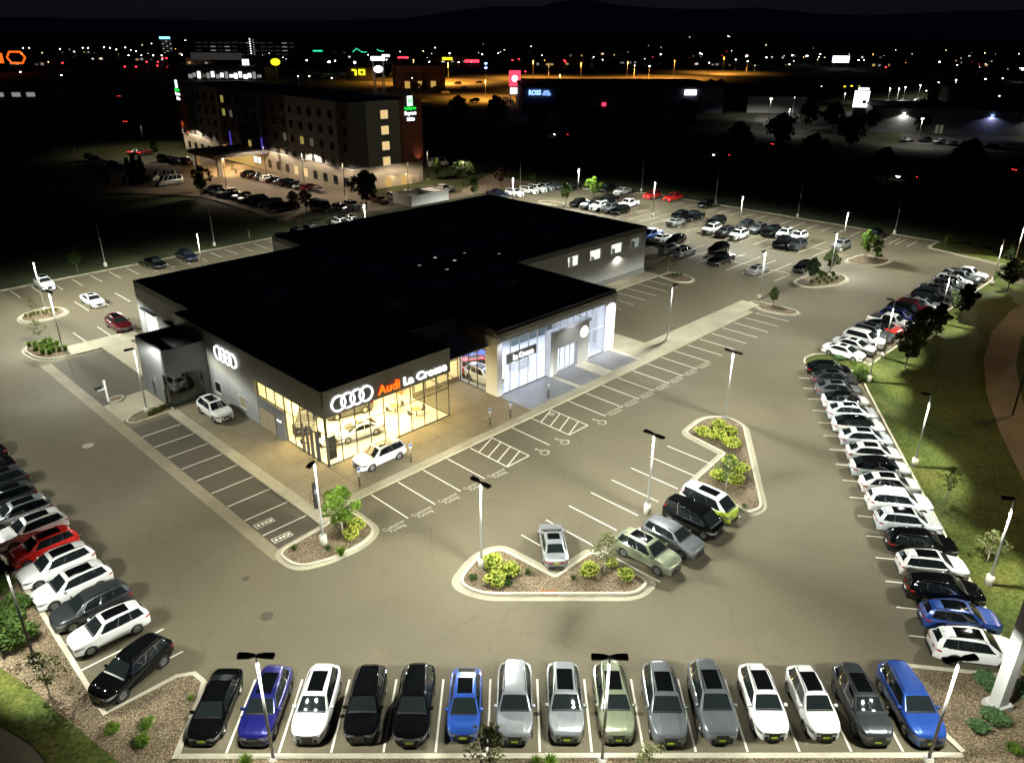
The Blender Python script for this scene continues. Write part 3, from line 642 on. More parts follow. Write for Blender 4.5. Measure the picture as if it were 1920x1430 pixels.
def vbar(p, q, w=.05):
    p, q = Vector(p), Vector(q); n = Vector((-(q - p).y, (q - p).x)).normalized() * w
    mb.add([(33.4 + a.x, -.756, 3.85 + a.y) for a in (p - n, q - n, q + n, p + n)], [(0, 1, 2, 3)])
for a_, b_ in [((-.22, .5), (0, .08)), ((0, .08), (.22, .5)), ((-.46, .25), (-.2, -.45)), ((-.2, -.45), (0, -.05)), ((0, -.05), (.2, -.45)), ((.2, -.45), (.46, .25))]: vbar(a_, b_)
mb.obj('emblem_strokes', 'emblem_grey', em)
bx('side_wall', 'wall_light', 39.12, 39.4, .9, 15.8, 0, TOP - .76)
# --- long service wing
def wallx(name, m, x0, x1, y, t, z0, z1, holes):
    """wall along x with window holes"""
    xs = sorted(set([x0, x1] + [h for a in holes for h in a[:2]]))
    for i in range(len(xs) - 1):
        c = (xs[i] + xs[i + 1]) / 2; h = [q for q in holes if q[0] < c < q[1]]
        if h: bx(name, m, xs[i], xs[i + 1], y, y + t, z0, h[0][2]); bx(name, m, xs[i], xs[i + 1], y, y + t, h[0][3], z1)
        else: bx(name, m, xs[i], xs[i + 1], y, y + t, z0, z1)
WH = [(49.7, 52.1, 4.4, 5.95), (54.5, 57.1, 4.4, 5.95), (59.4, 62.1, 4.4, 5.95), (64.2, 66.8, 4.4, 5.95)]
wallx('wing_wall', 'wall_light', 39.4, 68, 15.8, .25, 0, TOP - .76, WH)
bx('dado_band', 'dado', 39.42, 68.05, 15.72, 15.8, .0, .88)
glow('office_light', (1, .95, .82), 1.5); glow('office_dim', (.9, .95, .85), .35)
for k, h in enumerate(WH):
    bx('window_frame', 'mullion_white', h[0], h[1], 15.82, 15.9, h[2], h[2] + .08)
    f = bx('window_frame', 'mullion_white', h[0], h[1], 15.82, 15.9, h[3] - .08, h[3])
    bx('window_pane', 'shop_glass', h[0], h[1], 15.86, 15.87, h[2] + .08, h[3] - .08, f)
    bx('office_glow_wall', 'office_light' if k < 3 else 'office_dim', h[0] - .2, h[1] + 2.0, 16.9, 17.0, 3.2, 6.3)  # back wall itself glows, standing in for the lit room
    for q in (1, 3): bx('shelf_item', 'wall_grey' if q % 2 else 'room_wood', h[0] + .2 + .45 * q + .1 * (q * 7 % 3), h[0] + .42 + .45 * q + .12 * (q % 3), 16.4 + .1 * (q % 3), 16.85, 3.6, 4.6 + .3 * ((q * 5 + k) % 4))
wl = bx('wall_lamp', 'mullion', 60.8, 61.2, 15.62, 15.8, 3.95, 4.12)
spot('wall_lamp_light', (61.0, 15.52, 3.92), 420, (1, .95, .82), bld, size=150, radius=.08, batwing=False)
bx('end_wall', 'wall_grey', 67.75, 68.0, 16.05, 50.3, 0, TOP - .76); bx('back_wall', 'wall_grey', 24.5, 67.75, 50.05, 50.3, 0, TOP - .76)
bx('back_wall', 'wall_light', 24.5, 24.75, 42.2, 50.05, 0, TOP - .76); bx('back_wall', 'wall_grey', 1.6, 24.5, 41.95, 42.2, 0, TOP - .76)
# --- service drive doors on the left
wy = [(37.0, 40.6), (30.4, 34.0)]
bx('service_wall', 'wall_grey', 1.6, 1.85, 40.6, 41.95, 0, TOP - .76); bx('service_wall', 'wall_grey', 1.6, 1.85, 34.0, 37.0, 0, TOP - .76); bx('service_wall', 'wall_grey', 1.6, 1.85, 27.6, 30.4, 0, TOP - .76)
glow('door_glow', (1, 1, .96), 1.6, False)
for (y0, y1) in wy:
    bx('service_wall', 'wall_grey', 1.6, 1.85, y0, y1, 4.2, TOP - .76); bx('door_hood', 'coping', 1.2, 1.6, y0 - .2, y1 + .2, 4.2, 4.35)
    for r_ in range(6): bx('door_panel', 'door_glow' if r_ < 5 else 'wall_white', 1.66, 1.72, y0 + .06, y1 - .06, .12 + .68 * r_, .12 + .68 * r_ + .64)
    for r_ in range(5): bx('door_rail', 'mullion_white', 1.64, 1.75, y0, y1, .76 + .68 * r_, .81 + .68 * r_)
bx('step_wall', 'wall_grey', 0, 1.6, 27.4, 27.6, 0, TOP - .76)
# --- glazed entrance box beside the service drive
sbx = bx('entrance_box', 'panel_grey', -4.4, -4.2, 21.0, 27.3, 3.4, 6.05)
bx('box_wall', 'panel_grey', -4.4, -4.2, 22.0, 27.3, .02, 3.38); bx('box_wall', 'panel_grey', -4.2, .0, 27.1, 27.3, .02, 6.05); bx('box_wall', 'panel_grey', -4.2, -.12, 21.0, 21.2, 3.3, 6.05)
bx('box_wall', 'panel_grey', -.75, -.12, 21.0, 21.2, .02, 3.3); bx('box_roof', 'roof_black', -4.2, -.12, 21.2, 27.1, 5.4, 5.6)
glazing((-4.35, 21.1), (-.75, 21.1), 4, [.14, 3.3], 'green_glass'); glazing((-4.35, 22.0), (-4.35, 21.1), 1, [.14, 3.38], 'green_glass')
bx('box_floor', 'dado', -4.2, -.2, 21.2, 27.1, .02, .1); bx('pull_handle', 'mullion', -4.62, -4.5, 21.6, 21.72, .2, 1.9); bx('pull_handle', 'mullion', -4.62, -4.5, 24.3, 24.42, .5, 2.0)
mb = MB()
for k, (y, z, dy, dz) in enumerate([(23.6, 1.9, .5, .7), (24.1, 1.9, -.5, .7), (23.9, 1.6, .5, .5), (24.5, 1.8, -.5, .6), (24.6, 1.5, .4, .7)]):
    mb.add([(-4.41, y, z), (-4.41, y + .05, z), (-4.41, y + dy + .05, z + dz), (-4.41, y + dy, z + dz)], [(0, 1, 2, 3)])
mb.obj('wall_graphic', 'wall_white', bld)
# --- rooms
bx('floor', 'floor_tile', .15, 13.85, .15, 27.0, .02, .13); bx('floor', 'floor_tile', 13.85, 20.1, 5.75, 17.0, .02, .13); bx('room_wall', 'room_wall', .2, 20.1, 17.0, 17.2, .13, RZ - .36); bx('room_ceiling', 'room_wall', .25, 20.1, 1.0, 17.0, 5.3, 5.4)
for (x0, x1, y0, y1, z1) in [(11.5, 13.2, 9, 9.2, 3.6), (6.5, 9.5, 14.5, 14.7, 3.2), (.2, 3.0, 11.6, 11.8, 5.2), (13.4, 13.6, 7, 12, 3.4)]: bx('partition', 'room_wood' if x0 > 11 else 'room_wall', x0, x1, y0, y1, .13, z1)
for (x, y) in [(2.0, 2.8), (1.2, 4.6), (10.6, 4.4), (11.6, 2.3), (9.8, 7.6)]:
    t = MB().cyl((x, y), .5, .5, .82, .87, 16).obj('table', 'room_wood', bld); MB().cyl((x, y), .06, .06, .13, .82, 8).obj('table_leg', 'mullion', t)
    for s_ in (-1, 1):
        bx('chair_seat', 'ink', x + s_ * .75 - .22, x + s_ * .75 + .22, y - .22, y + .22, .5, .58, t); bx('chair_back', 'ink', x + s_ * .95 - .03, x + s_ * .95 + .03, y - .22, y + .22, .58, 1.0, t)
bx('display_screen', 'ink', .5, 1.25, .5, .62, .4, 2.6); bx('wall_poster', 'ink', .26, .3, 5.4, 6.0, 1.0, 2.0)
WARM = (1.0, .76, .33)
area('showroom_light', (6.5, 3.9, 5.25), 11, 5, 3400, WARM, parent=bld); area('showroom_light', (7, 11.5, 5.25), 11, 8, 3200, WARM, parent=bld); area('showroom_light', (17, 11, 5.2), 4, 8, 700, WARM, parent=bld)
bx('floor', 'floor_white', 20.4, 39.1, .0, 15.5, .02, .13); bx('room_wall', 'wall_white', 20.4, 39.1, 14.6, 14.8, .13, RZ - .36); bx('room_ceiling', 'wall_white', 20.5, 39.1, .4, 14.6, 6.4, 6.5)
bx('room_wall', 'wall_white', 20.42, 20.6, 5.6, 14.6, .13, 6.4)
bx('mezzanine', 'wall_grey', 30, 39.0, 8.5, 14.5, 3.0, 3.25); bx('reception_desk', 'wall_white', 26.0, 28.6, 3.0, 4.0, .13, 1.2); bx('desk_top', 'ink', 26.2, 28.4, 3.1, 3.9, 1.2, 1.24)
for k in range(5): bx('glass_office', 'green_glass', 31 + 1.5 * k, 32.4 + 1.5 * k, 8.3, 8.34, .2, 2.9)
COOL = (.74, .80, 1.0)
area('showroom_light', (25, 4, 6.3), 8, 6, 1150, COOL, parent=bld); area('showroom_light', (33.5, 5, 6.3), 8, 8, 950, COOL, parent=bld); area('showroom_light', (28, 11, 6.3), 12, 6, 650, COOL, parent=bld)
for (x, y, p) in [(38.5, -1.6, 1000), (31.0, -2.6, 240), (36.0, -1.6, 200), (20.6, -1.4, 120)]:
    bx('down_light', 'mullion_white', x - .04, x + .04, y - .1, -.46, 6.56, 6.61)
    spot('down_light_beam', (x, y, 6.5), p * 1.6, (.96, .97, 1), bld, size=105, blend=.9, radius=.06, batwing=False, direction=(0, .28, -1))

# ================================================================== VEHICLES
def paint(name, col, metal=.0, rough=.3):
    m = mat('paint_' + name, col, rough if sum(col) > .12 else .25, metal, 1.0, .5 if sum(col) > .12 else .0); return 'paint_' + name
for n, c, me_ in [('white', (.76, .76, .75), 0), ('black', (.003, .003, .0035), .0), ('navy', (.012, .014, .14), .35), ('blue', (.02, .07, .32), .3), ('brightblue', (.015, .10, .50), .2), ('silver', (.34, .36, .38), .55), ('grey', (.15, .165, .18), .45), ('darkgrey', (.045, .05, .056), .4), ('sage', (.21, .235, .155), .35), ('red', (.62, .018, .012), .05), ('maroon', (.09, .008, .012), .3), ('ice', (.55, .60, .63), .1), ('lime', (.36, .45, .03), .05), ('yellow', (.45, .38, .10), .1), ('midnight', (.01, .013, .03), .35)]: paint(n, c, me_)
KINDS = dict(
 suv=dict(L=4.86, W=1.97, zb=1.09, z0=.24, wb=2.88, r=.39, top=[(-2.43, .90), (-2.40, 1.08), (-2.32, 1.2), (-2.06, 1.56), (-1.84, 1.665), (-1.0, 1.725), (-.2, 1.74), (.24, 1.70), (.42, 1.65), (1.1, 1.20), (1.32, 1.15), (1.9, 1.085), (2.2, 1.02), (2.37, .92), (2.43, .76)], ws=(1.1, .45), rw=(-2.30, -2.05), sr=(-1.32, .2), sb=(-2.06, .93), st=(-1.84, .33), split=(.0, .27, .58, .985), rails=1),
 sedan=dict(L=4.92, W=1.88, zb=.93, z0=.2, wb=2.92, r=.345, top=[(-2.46, .70), (-2.42, .94), (-2.3, 1.045), (-1.75, 1.085), (-1.05, 1.365), (-.7, 1.43), (-.1, 1.455), (.32, 1.415), (.48, 1.375), (1.28, 1.0), (1.6, .955), (2.1, .875), (2.36, .78), (2.46, .62)], ws=(1.26, .5), rw=(-1.74, -1.04), sr=(-.55, .2), sb=(-1.62, 1.05), st=(-1.05, .38), split=(.0, .2, .52, .985), rails=0),
 crossover=dict(L=4.66, W=1.9, zb=1.0, z0=.22, wb=2.77, r=.37, top=[(-2.33, .86), (-2.29, 1.04), (-2.12, 1.15), (-1.5, 1.475), (-.95, 1.60), (-.2, 1.635), (.28, 1.60), (.46, 1.55), (1.2, 1.11), (1.45, 1.06), (2.0, .98), (2.22, .88), (2.33, .70)], ws=(1.2, .48), rw=(-2.1, -1.5), sr=(-.98, .22), sb=(-1.85, 1.08), st=(-1.35, .38), split=(.0, .24, .55, .985), rails=0),
 pickup=dict(L=5.6, W=1.98, zb=1.08, z0=.3, wb=3.5, r=.4, top=[(-2.8, .9), (-2.77, 1.14), (-2.6, 1.17), (-1.12, 1.17), (-1.06, 1.30), (-.98, 1.74), (-.75, 1.84), (.0, 1.87), (.38, 1.83), (.58, 1.76), (1.22, 1.24), (1.5, 1.19), (2.3, 1.12), (2.66, 1.0), (2.8, .72)], ws=(1.2, .6), rw=(-1.06, -.98), sr=None, sb=(-.92, 1.02), st=(-.85, .48), split=(.0, .45, .985), rails=0, bed=(-2.62, -1.2)),
 microbus=dict(L=4.72, W=1.99, zb=1.07, z0=.22, wb=2.99, r=.385, top=[(-2.36, .9), (-2.34, 1.2), (-2.22, 1.7), (-2.05, 1.86), (-1.0, 1.935), (.6, 1.915), (1.02, 1.86), (1.2, 1.77), (1.94, 1.16), (2.12, 1.05), (2.29, .88), (2.36, .66)], ws=(1.95, 1.16), rw=(-2.32, -2.18), sr=(-.9, .75), sb=(-2.0, 1.65), st=(-1.95, 1.0), split=(.0, .31, .66, .985), rails=0),
 van=dict(L=5.9, W=2.06, zb=1.3, z0=.26, wb=3.6, r=.36, top=[(-2.95, .9), (-2.93, 1.6), (-2.86, 2.3), (-2.7, 2.42), (0, 2.46), (1.15, 2.42), (1.4, 2.32), (2.05, 1.36), (2.4, 1.22), (2.8, 1.06), (2.95, .7)], ws=(2.02, 1.42), rw=(-2.92, -2.84), sr=None, sb=(-2.6, 1.9), st=(-2.6, 1.25), split=(.0, .25, .5, .74, .985), rails=0))
def variant(src, fx, fz, w, **kw):
    k = dict(KINDS[src]); k['top'] = [(x * fx, z * fz if z > .8 else z) for x, z in k['top']]; k['L'] *= fx; k['wb'] *= fx; k['W'] = w; k['zb'] *= fz
    for q in ('ws', 'rw', 'sr', 'sb', 'st'): k[q] = tuple(v * fx for v in k[q]) if k[q] else None
    k.update(kw); return k
KINDS['suv_large'] = variant('suv', 1.03, 1.03, 1.99, r=.40, top=[(-2.50, .95), (-2.48, 1.14), (-2.42, 1.26), (-2.25, 1.6), (-2.08, 1.71), (-1.2, 1.775), (-.2, 1.79), (.25, 1.755), (.44, 1.70), (1.1, 1.25), (1.32, 1.20), (1.95, 1.14), (2.26, 1.06), (2.44, .96), (2.50, .78)], L=5.0, ws=(1.1, .46), rw=(-2.40, -2.24), sb=(-2.2, .93), st=(-2.05, .33), sr=(-1.2, .2))
KINDS['suv_compact'] = variant('suv', .945, .975, 1.88, r=.365)
TYRE = MB().lathe([(.60, -.1), (.90, -.115), (.985, -.095), (1.0, -.05), (1.0, .05), (.985, .095), (.90, .115), (.60, .1)], 'y', 24)
def make_rim():
    mb = MB(); mb.lathe([(.66, .095), (.62, .10), (.58, .06), (.2, .05)], 'y', 24)
    mb.lathe([(.14, .1), (.0, .102)], 'y', 10)
    for k in range(5):
        a = 2 * math.pi * k / 5
        for t in (-.10, .10):
            p = []
            for rr, w in ((.1, .075), (.61, .045)):
                for sgn in (-1, 1):
                    q = a + t * (rr / .61) + sgn * w / max(rr, .2)
                    p.append((rr * math.cos(q), .098, rr * math.sin(q)))
            mb.add(p, [(0, 2, 3, 1)])
    return mb
RIMB = make_rim()
def car_parts(kind):
    """list of (name, mesh, parent index, material role)"""
    k = KINDS[kind]; L, W, zb, z0, wb, r = k['L'], k['W'], k['zb'], k['z0'], k['wb'], k['r']; hl = L / 2
    tx = np.array([p[0] for p in k['top']]); tz = np.array([p[1] for p in k['top']])
    def zt(x): return float(np.mean([np.interp(x + d, tx, tz) for d in (-.05, -.025, 0, .025, .05)]))
    def hw(x):
        f = max(0, (x - (hl - 1.05)) / 1.05); g = max(0, (-x - (hl - 1.0)) / 1.0)
        kf, kr = (.40, .36) if kind not in ('pickup', 'van') else (.16, .07)
        return W / 2 * (1 - kf * (1 - math.sqrt(max(0, 1 - min(f, 1) ** 2.2))) - kr * (1 - math.sqrt(max(0, 1 - min(g, 1) ** 2.4))))
    F = [0, .10, .30, .62, .88, 1.0]; Y = [.86, .945, .985, 1.0, .988, .955]
    tum = {'van': .09, 'microbus': .2, 'pickup': .26}.get(kind, .40)
    def zs_(x): return min(zb, zt(x) - .07)
    def Ys(x, z):
        zs = zs_(x)
        if z <= zs: return hw(x) * float(np.interp((z - z0) / (zs - z0), F, Y))
        return hw(x) * .955 - .05 * min(1, (z - zs) / .04) - tum * (z - zs) - (.085 * max(0, -x - .3) ** 1.2 if kind not in ('van', 'pickup') else 0) * min(1, (z - zs) / .25)
    def Yt(x): return Ys(x, zt(x) - .06) - .055
    def Zt(x, y):
        c_ = 0.0
        if x > k['ws'][0] + .02: c_ = .022 * math.exp(-((abs(y) - .52 - .06 * (k['ws'][0] - x)) / .07) ** 2) * min(1, (x - k['ws'][0]) / .25) * min(1, max(0, hl - .12 - x) / .3)
        return zt(x) - .028 * min(1, abs(y) / max(Yt(x), .1)) ** 2 + c_
    xs = sorted(set(list(np.linspace(-hl, hl, 64)) + [s * (hl - d) for s in (-1, 1) for d in (.012, .035, .06, .1)]))
    wx = [wb / 2 + (.06 if kind != 'pickup' else .1), -wb / 2 + (.06 if kind != 'pickup' else .1)]
    fd = [0, .05, .12, .2, .28, .37, .46, .55, .64, .73, .82, .91, 1.0]
    rings = []
    for x in xs:
        h, z1, zs = hw(x), zt(x), zs_(x); ze = z1 - .06
        half = [(0, z0), (.45 * h, z0), (.72 * h, z0)] + [(h * float(np.interp(f, F, Y)), z0 + (zs - z0) * f) for f in fd]
        for t in (.05, .12, .32, .55, .8, 1.0): z = zs + (ze - zs) * t; half.append((Ys(x, max(z, zs + .001)), z))
        yt = Yt(x); half += [(yt + .042, z1 - .042), (yt + .018, z1 - .03)]
        for q in (.97, .9, .82, .74, .66, .58, .5, .38, .2): half.append((q * yt, Zt(x, q * yt)))
        half.append((0, Zt(x, 0)))
        rings.append([(x, y, z) for y, z in half] + [(x, -y, z) for y, z in half[-2:0:-1]])
    n = len(rings[0]); nh = 3 + len(fd) + 6 + 2 + 9 + 1
    body, top = MB(), MB(); V = [p for rg in rings for p in rg]; body.v = list(V); top.v = list(V)
    gi = 3 + len(fd) - 1
    for i in range(len(rings) - 1):
        for j in range(n):
            q = (i * n + j, i * n + (j + 1) % n, (i + 1) * n + (j + 1) % n, (i + 1) * n + j)
            cx = sum(V[a][0] for a in q) / 4; cy = sum(V[a][1] for a in q) / 4; cz = sum(V[a][2] for a in q) / 4
            if abs(cy) > .42 * W and cz < zb * .98 and any((cx - w) ** 2 + (cz - r) ** 2 < (r + .045) ** 2 for w in wx): continue
            up = (gi <= j < n - gi) and zt(cx) > zb + .16 and k['rw'][0] - .25 < cx < k['ws'][0]
            (top if up else body).f.append(q[::-1])
    m_ = len(rings)
    body.f.append(tuple(range(n))); body.f.append(tuple(range((m_ - 1) * n, m_ * n))[::-1])
    def clean(mb, nm):
        me = mb.mesh(nm, 'paint_white', True); bm = bmesh.new(); bm.from_mesh(me)
        bmesh.ops.delete(bm, geom=[v for v in bm.verts if not v.link_faces], context='VERTS'); bmesh.ops.recalc_face_normals(bm, faces=bm.faces); bm.to_mesh(me); bm.free(); return me
    P = [('body', clean(body, 'body'), -1, 'paint'), ('roof', clean(top, 'roof'), -1, 'roof')]
    def add(nm, mb, role, par=-1, smooth=True): P.append((nm, mb.mesh(nm, role if role in MATS else 'ink', smooth), par, role)); return len(P) - 1
    def toppatch(x0, x1, wfun, nx=8, ny=8, off=.012):
        return MB().grid([[(x, y, Zt(x, y) + off) for y in [wfun(x) * (2 * j / ny - 1) for j in range(ny + 1)]] for x in [x0 + (x1 - x0) * i / nx for i in range(nx + 1)]])
    add('windshield', toppatch(k['ws'][0], k['ws'][1], lambda x: Yt(x) - .02), 'windshield_glass')
    add('rear_window', toppatch(k['rw'][0], k['rw'][1], lambda x: Yt(x) - .05), 'car_glass')
    if k['sr']:
        add('sunroof', toppatch(k['sr'][0], k['sr'][1], lambda x: .44, 12), 'sunroof_glass')
    add('cowl', toppatch(k['ws'][0] + .10, k['ws'][0] + .005, lambda x: Yt(x) - .04, 3, 8, .010), 'black_plastic')
    if k.get('bed'): add('cargo_bed', toppatch(k['bed'][0], k['bed'][1], lambda x: Yt(x) - .05), 'black_plastic')
    (b0, b1), (t0, t1) = k['sb'], k['st']; zlo = zb + .055
    def sidepatch(u0, u1, s, off, grow=0.0):
        rows = []
        for v in [i / 6 for i in range(7)]:
            rw_ = []
            for i in range(9):
                u = u0 + (u1 - u0) * i / 8; xb = b0 + (b1 - b0) * u; xt_ = t0 + (t1 - t0) * u
                x = xb + (xt_ - xb) * v; zh = zt(x) - .1 + grow; zl = zlo - grow
                z = zl + (max(zh, zl + .01) - zl) * v; rw_.append((x, s * (Ys(x, z) + off), z))
            rows.append(rw_ if s > 0 else rw_[::-1])
        return MB().grid(rows)
    sp = k['split']
    for s in (1, -1):
        add('window_trim', sidepatch(-.012, .998, s, .0065, .022), 'trim')
        for i in range(len(sp) - 1): add('side_window', sidepatch(sp[i] + (.012 if i else .004), sp[i + 1] - .012, s, .012), 'car_glass')
    # lamps, grille, plates
    zh = zt(hl - .14) - .12; zl_ = zh - .17
    for s in (1, -1):
        rows = [[(x, s * (Ys(x, z) + .012), z) for x in (hl - .62, hl - .45, hl - .3, hl - .18, hl - .07, hl - .01)] + [(hl + .014, s * (Ys(hl, z) - d), z) for d in (.03, .1, .19)] for z in (zl_, zl_ + .05, zh - .05, zh)]
        rows = [[(p[0], p[1], zh - (zh - p[2]) * (.25, .55, .85, 1, 1, 1, 1, 1, 1)[i]) for i, p in enumerate(rw2)] for rw2 in rows]
        mb = MB().grid(rows if s > 0 else [q[::-1] for q in rows]); add('headlight', mb, 'head_lamp')
        zr = zt(-hl + .1) - .2 if kind != 'pickup' else .95
        rows = [[(x, s * (Ys(x, z) + .012), z) for x in (-hl + .32, -hl + .2, -hl + .1, -hl + .03)] + [(-hl - .012, s * (Ys(-hl, z) - d), z) for d in (.02, .14, .32)] for z in (zr - .12, zr - .04, zr)]
        mb = MB().grid([q[::-1] for q in rows] if s > 0 else rows); add('taillight', mb, 'tail_lamp')
    hf = hw(hl)
    gz = zl_ + .13 if kind != 'microbus' else .5; gw = (hf - .24) * .98 if kind != 'microbus' else hf * .8
    g = MB().add([(hl + .018, -gw * .8, .36), (hl + .018, gw * .8, .36), (hl + .018, gw, gz - .1), (hl + .018, gw * .9, gz), (hl + .018, -gw * .9, gz), (hl + .018, -gw, gz - .1)], [(0, 1, 2, 3, 4, 5)]); gi_ = add('grille', g, 'black_plastic', smooth=False)
    for s in (1, -1): add('air_intake', MB().add([(hl + .016, s * (hf - .05), .36), (hl + .016, s * (hf - .22), .36), (hl + .016, s * (hf - .26), .56), (hl + .016, s * (hf - .02), .58)], [(0, 1, 2, 3)]), 'black_plastic', smooth=False)
    if kind in ('suv', 'pickup', 'sedan', 'crossover'):
        gb = MB()
        for q in range(3): gb.box(hl + .02, hl + .034, -gw * (.86 + .04 * q), gw * (.86 + .04 * q), gz - .30 + .11 * q, gz - .27 + .11 * q)
        add('grille_bar', gb, 'chrome', gi_, False)
    bm_ = MB(); bm_.box(hl - .12, hl + .035, -hf * .95, hf * .95, z0 + .02, z0 + .1); add('front_valance', bm_, 'black_plastic', smooth=False)
    bm_ = MB(); bm_.box(-hl - .02, -hl + .1, -hf * 1.0, hf * 1.0, z0 + .02, z0 + .2); add('rear_valance', bm_, 'black_plastic', smooth=False)
    add('number_plate', MB().box(hl + .03, hl + .045, -.18, .18, .42, .55), 'plate', smooth=False)
    add('rear_plate', MB().box(-hl - .03, -hl - .01, -.18, .18, .62, .76), 'rplate', smooth=False)
    # sills, arches, wheels
    for s in (1, -1):
        xsil = np.linspace(wx[1] + r + .05, wx[0] - r - .05, 8)
        add('sill_trim', MB().grid([[(x, s * (Ys(x, z) + .01), z) for x in (xsil if s > 0 else xsil[::-1])] for z in (z0 + .01, z0 + .08, z0 + .16)]), 'black_plastic')
        mx = k['ws'][0] - .28
        mb = MB(); ym = Ys(mx, zb + .1)
        mb.add([(mx + dx * sx, s * (ym + dy), zb + .03 + dz) for dx, sx in ((.07, 1), (-.07, 1)) for dy, dz in ((.04, .06), (.1, .0), (.27, .02), (.27, .15), (.1, .17))],
               [(0, 1, 2, 3, 4), (9, 8, 7, 6, 5)] + [(i, 5 + i, 5 + (i + 1) % 5, (i + 1) % 5) for i in range(5)])
        add('mirror', mb, 'mirror')
        for w in wx:
            rows = []
            for rr, o_ in ((r + .02, -.03), (r + .022, .016), (r + .095, .012)):
                q = []
                for i in range(19):
                    a = R(-14 + 208 * i / 18); x, z = w + rr * math.cos(a), max(r + rr * math.sin(a), z0 - .02)
                    q.append((x, s * (Ys(x, max(z, z0 + .02)) + o_), z))
                rows.append(q if s < 0 else q[::-1])
            add('wheel_arch', MB().grid(rows), 'arch')
            wl_ = MB(); wl_.lathe([(0, .40), (r + .06, .40), (r + .06, W / 2 - .03)], 'y', 16, (w, 0, r))
            if s < 0: wl_.v = [(x, -y, z) for x, y, z in wl_.v]
            add('wheel_well', wl_, 'ink')
            t = MB(); t.v = [(x * r + w, s * (y + W / 2 - .135), z * r + r) for x, y, z in TYRE.v]; t.f = [f if s < 0 else f[::-1] for f in TYRE.f]
            wi = add('wheel', t, 'tyre')
            t = MB(); t.v = [(x * r + w, s * (y + W / 2 - .135), z * r + r) for x, y, z in RIMB.v]; t.f = list(RIMB.f)
            add('rim', t, 'rims', wi, False)
    if k['rails']:
        for s in (1, -1):
            pts = [(x, s * (Yt(x) - .02), zt(x) + o_) for x, o_ in ((-1.72, -.02), (-1.6, .03), (-1.0, .045), (-.3, .045), (.15, .03), (.3, -.02))]
            add('roof_rail', MB().tube(pts, .02, 6), 'rail')
    add('antenna', MB().add([(k['rw'][1] + .12, .0, zt(k['rw'][1] + .1) - .03), (k['rw'][1] + .34, .02, zt(k['rw'][1] + .3) - .02), (k['rw'][1] + .34, -.02, zt(k['rw'][1] + .3) - .02), (k['rw'][1] + .12, .0, zt(k['rw'][1] + .1) + .06)], [(0, 1, 2), (0, 1, 3), (0, 3, 2), (1, 2, 3)]), 'ink', smooth=False)
    return P
CARS = {k: car_parts(k) for k in KINDS}
LITE = {'air_intake', 'cowl', 'sill_trim', 'wheel_well', 'mirror', 'antenna', 'front_valance', 'rear_valance', 'number_plate', 'rear_plate', 'roof_rail', 'grille_bar', 'window_trim'}
TINY = {'body', 'roof', 'windshield', 'rear_window', 'side_window', 'wheel', 'headlight'}
CNAME = dict(suv_large='suv', suv_compact='suv', suv='suv', sedan='sedan', crossover='suv', pickup='pickup_truck', microbus='microbus', van='passenger_van')
CCAT = dict(suv_large='suv', suv_compact='suv', suv='suv', sedan='sedan', crossover='suv', pickup='pickup truck', microbus='microbus', van='van')
_cn = {}
def car(kind, p, head, col, label, group=None, roof=None, lod=0, plate=None, rails='chrome', rims='rim', trim='chrome', arch=None, sunroof=True, scale=1.0, lights=False, body=None):
    root = empty(CNAME[kind], (p[0], p[1], p[2] if len(p) > 2 else 0.0), head); q_ = scale * random.uniform(.965, 1.03); root.scale = (q_, q_ * random.uniform(.985, 1.01), q_ * random.uniform(.97, 1.03))
    col = 'paint_' + col
    if kind == 'suv' and body: kind = body
    elif kind == 'suv' and lod: kind = random.choice(['suv', 'suv_large', 'suv_compact'])
    role = dict(paint=col, roof='paint_' + roof if roof else col, trim='chrome' if trim == 'chrome' else 'black_plastic', mirror=col, arch=arch or col, rims=rims, rail='chrome' if rails == 'chrome' else 'black_plastic', plate=plate or 'plate_white', rplate='plate_white')
    made = {}
    for i, (nm, me, par, ro) in enumerate(CARS[kind]):
        if lod == 1 and nm in LITE: continue
        if lod == 2 and nm not in TINY: continue
        if nm == 'sunroof' and not sunroof: continue
        if nm == 'roof_rail' and rails is None: continue
        if nm == 'number_plate' and plate is None: continue
        if nm in ('rim',) and lod == 2: continue
        made[i] = link(nm, me, root if par < 0 else made[par], material=role.get(ro, ro if ro in MATS else 'ink'))
    if lights:
        for o in root.children:
            if o.name.startswith('taillight'): o.material_slots[0].material = M('tail_glow')
    tag(root, label, CCAT[kind], group); return root
glow('tail_glow', (1, .03, .03), 6.0)
CWORD = dict(white='white', black='black', navy='navy blue', blue='blue', brightblue='bright blue', silver='silver', grey='grey', darkgrey='dark grey', sage='sage green', red='red', maroon='dark red', ice='pale ice-blue', lime='lime green', yellow='pale yellow', midnight='blue-black')
KW = dict(suv='SUV', sedan='sedan', crossover='sloping-roof SUV', pickup='pickup truck', microbus='microbus', van='van')
def jit(s): return random.uniform(-s, s)
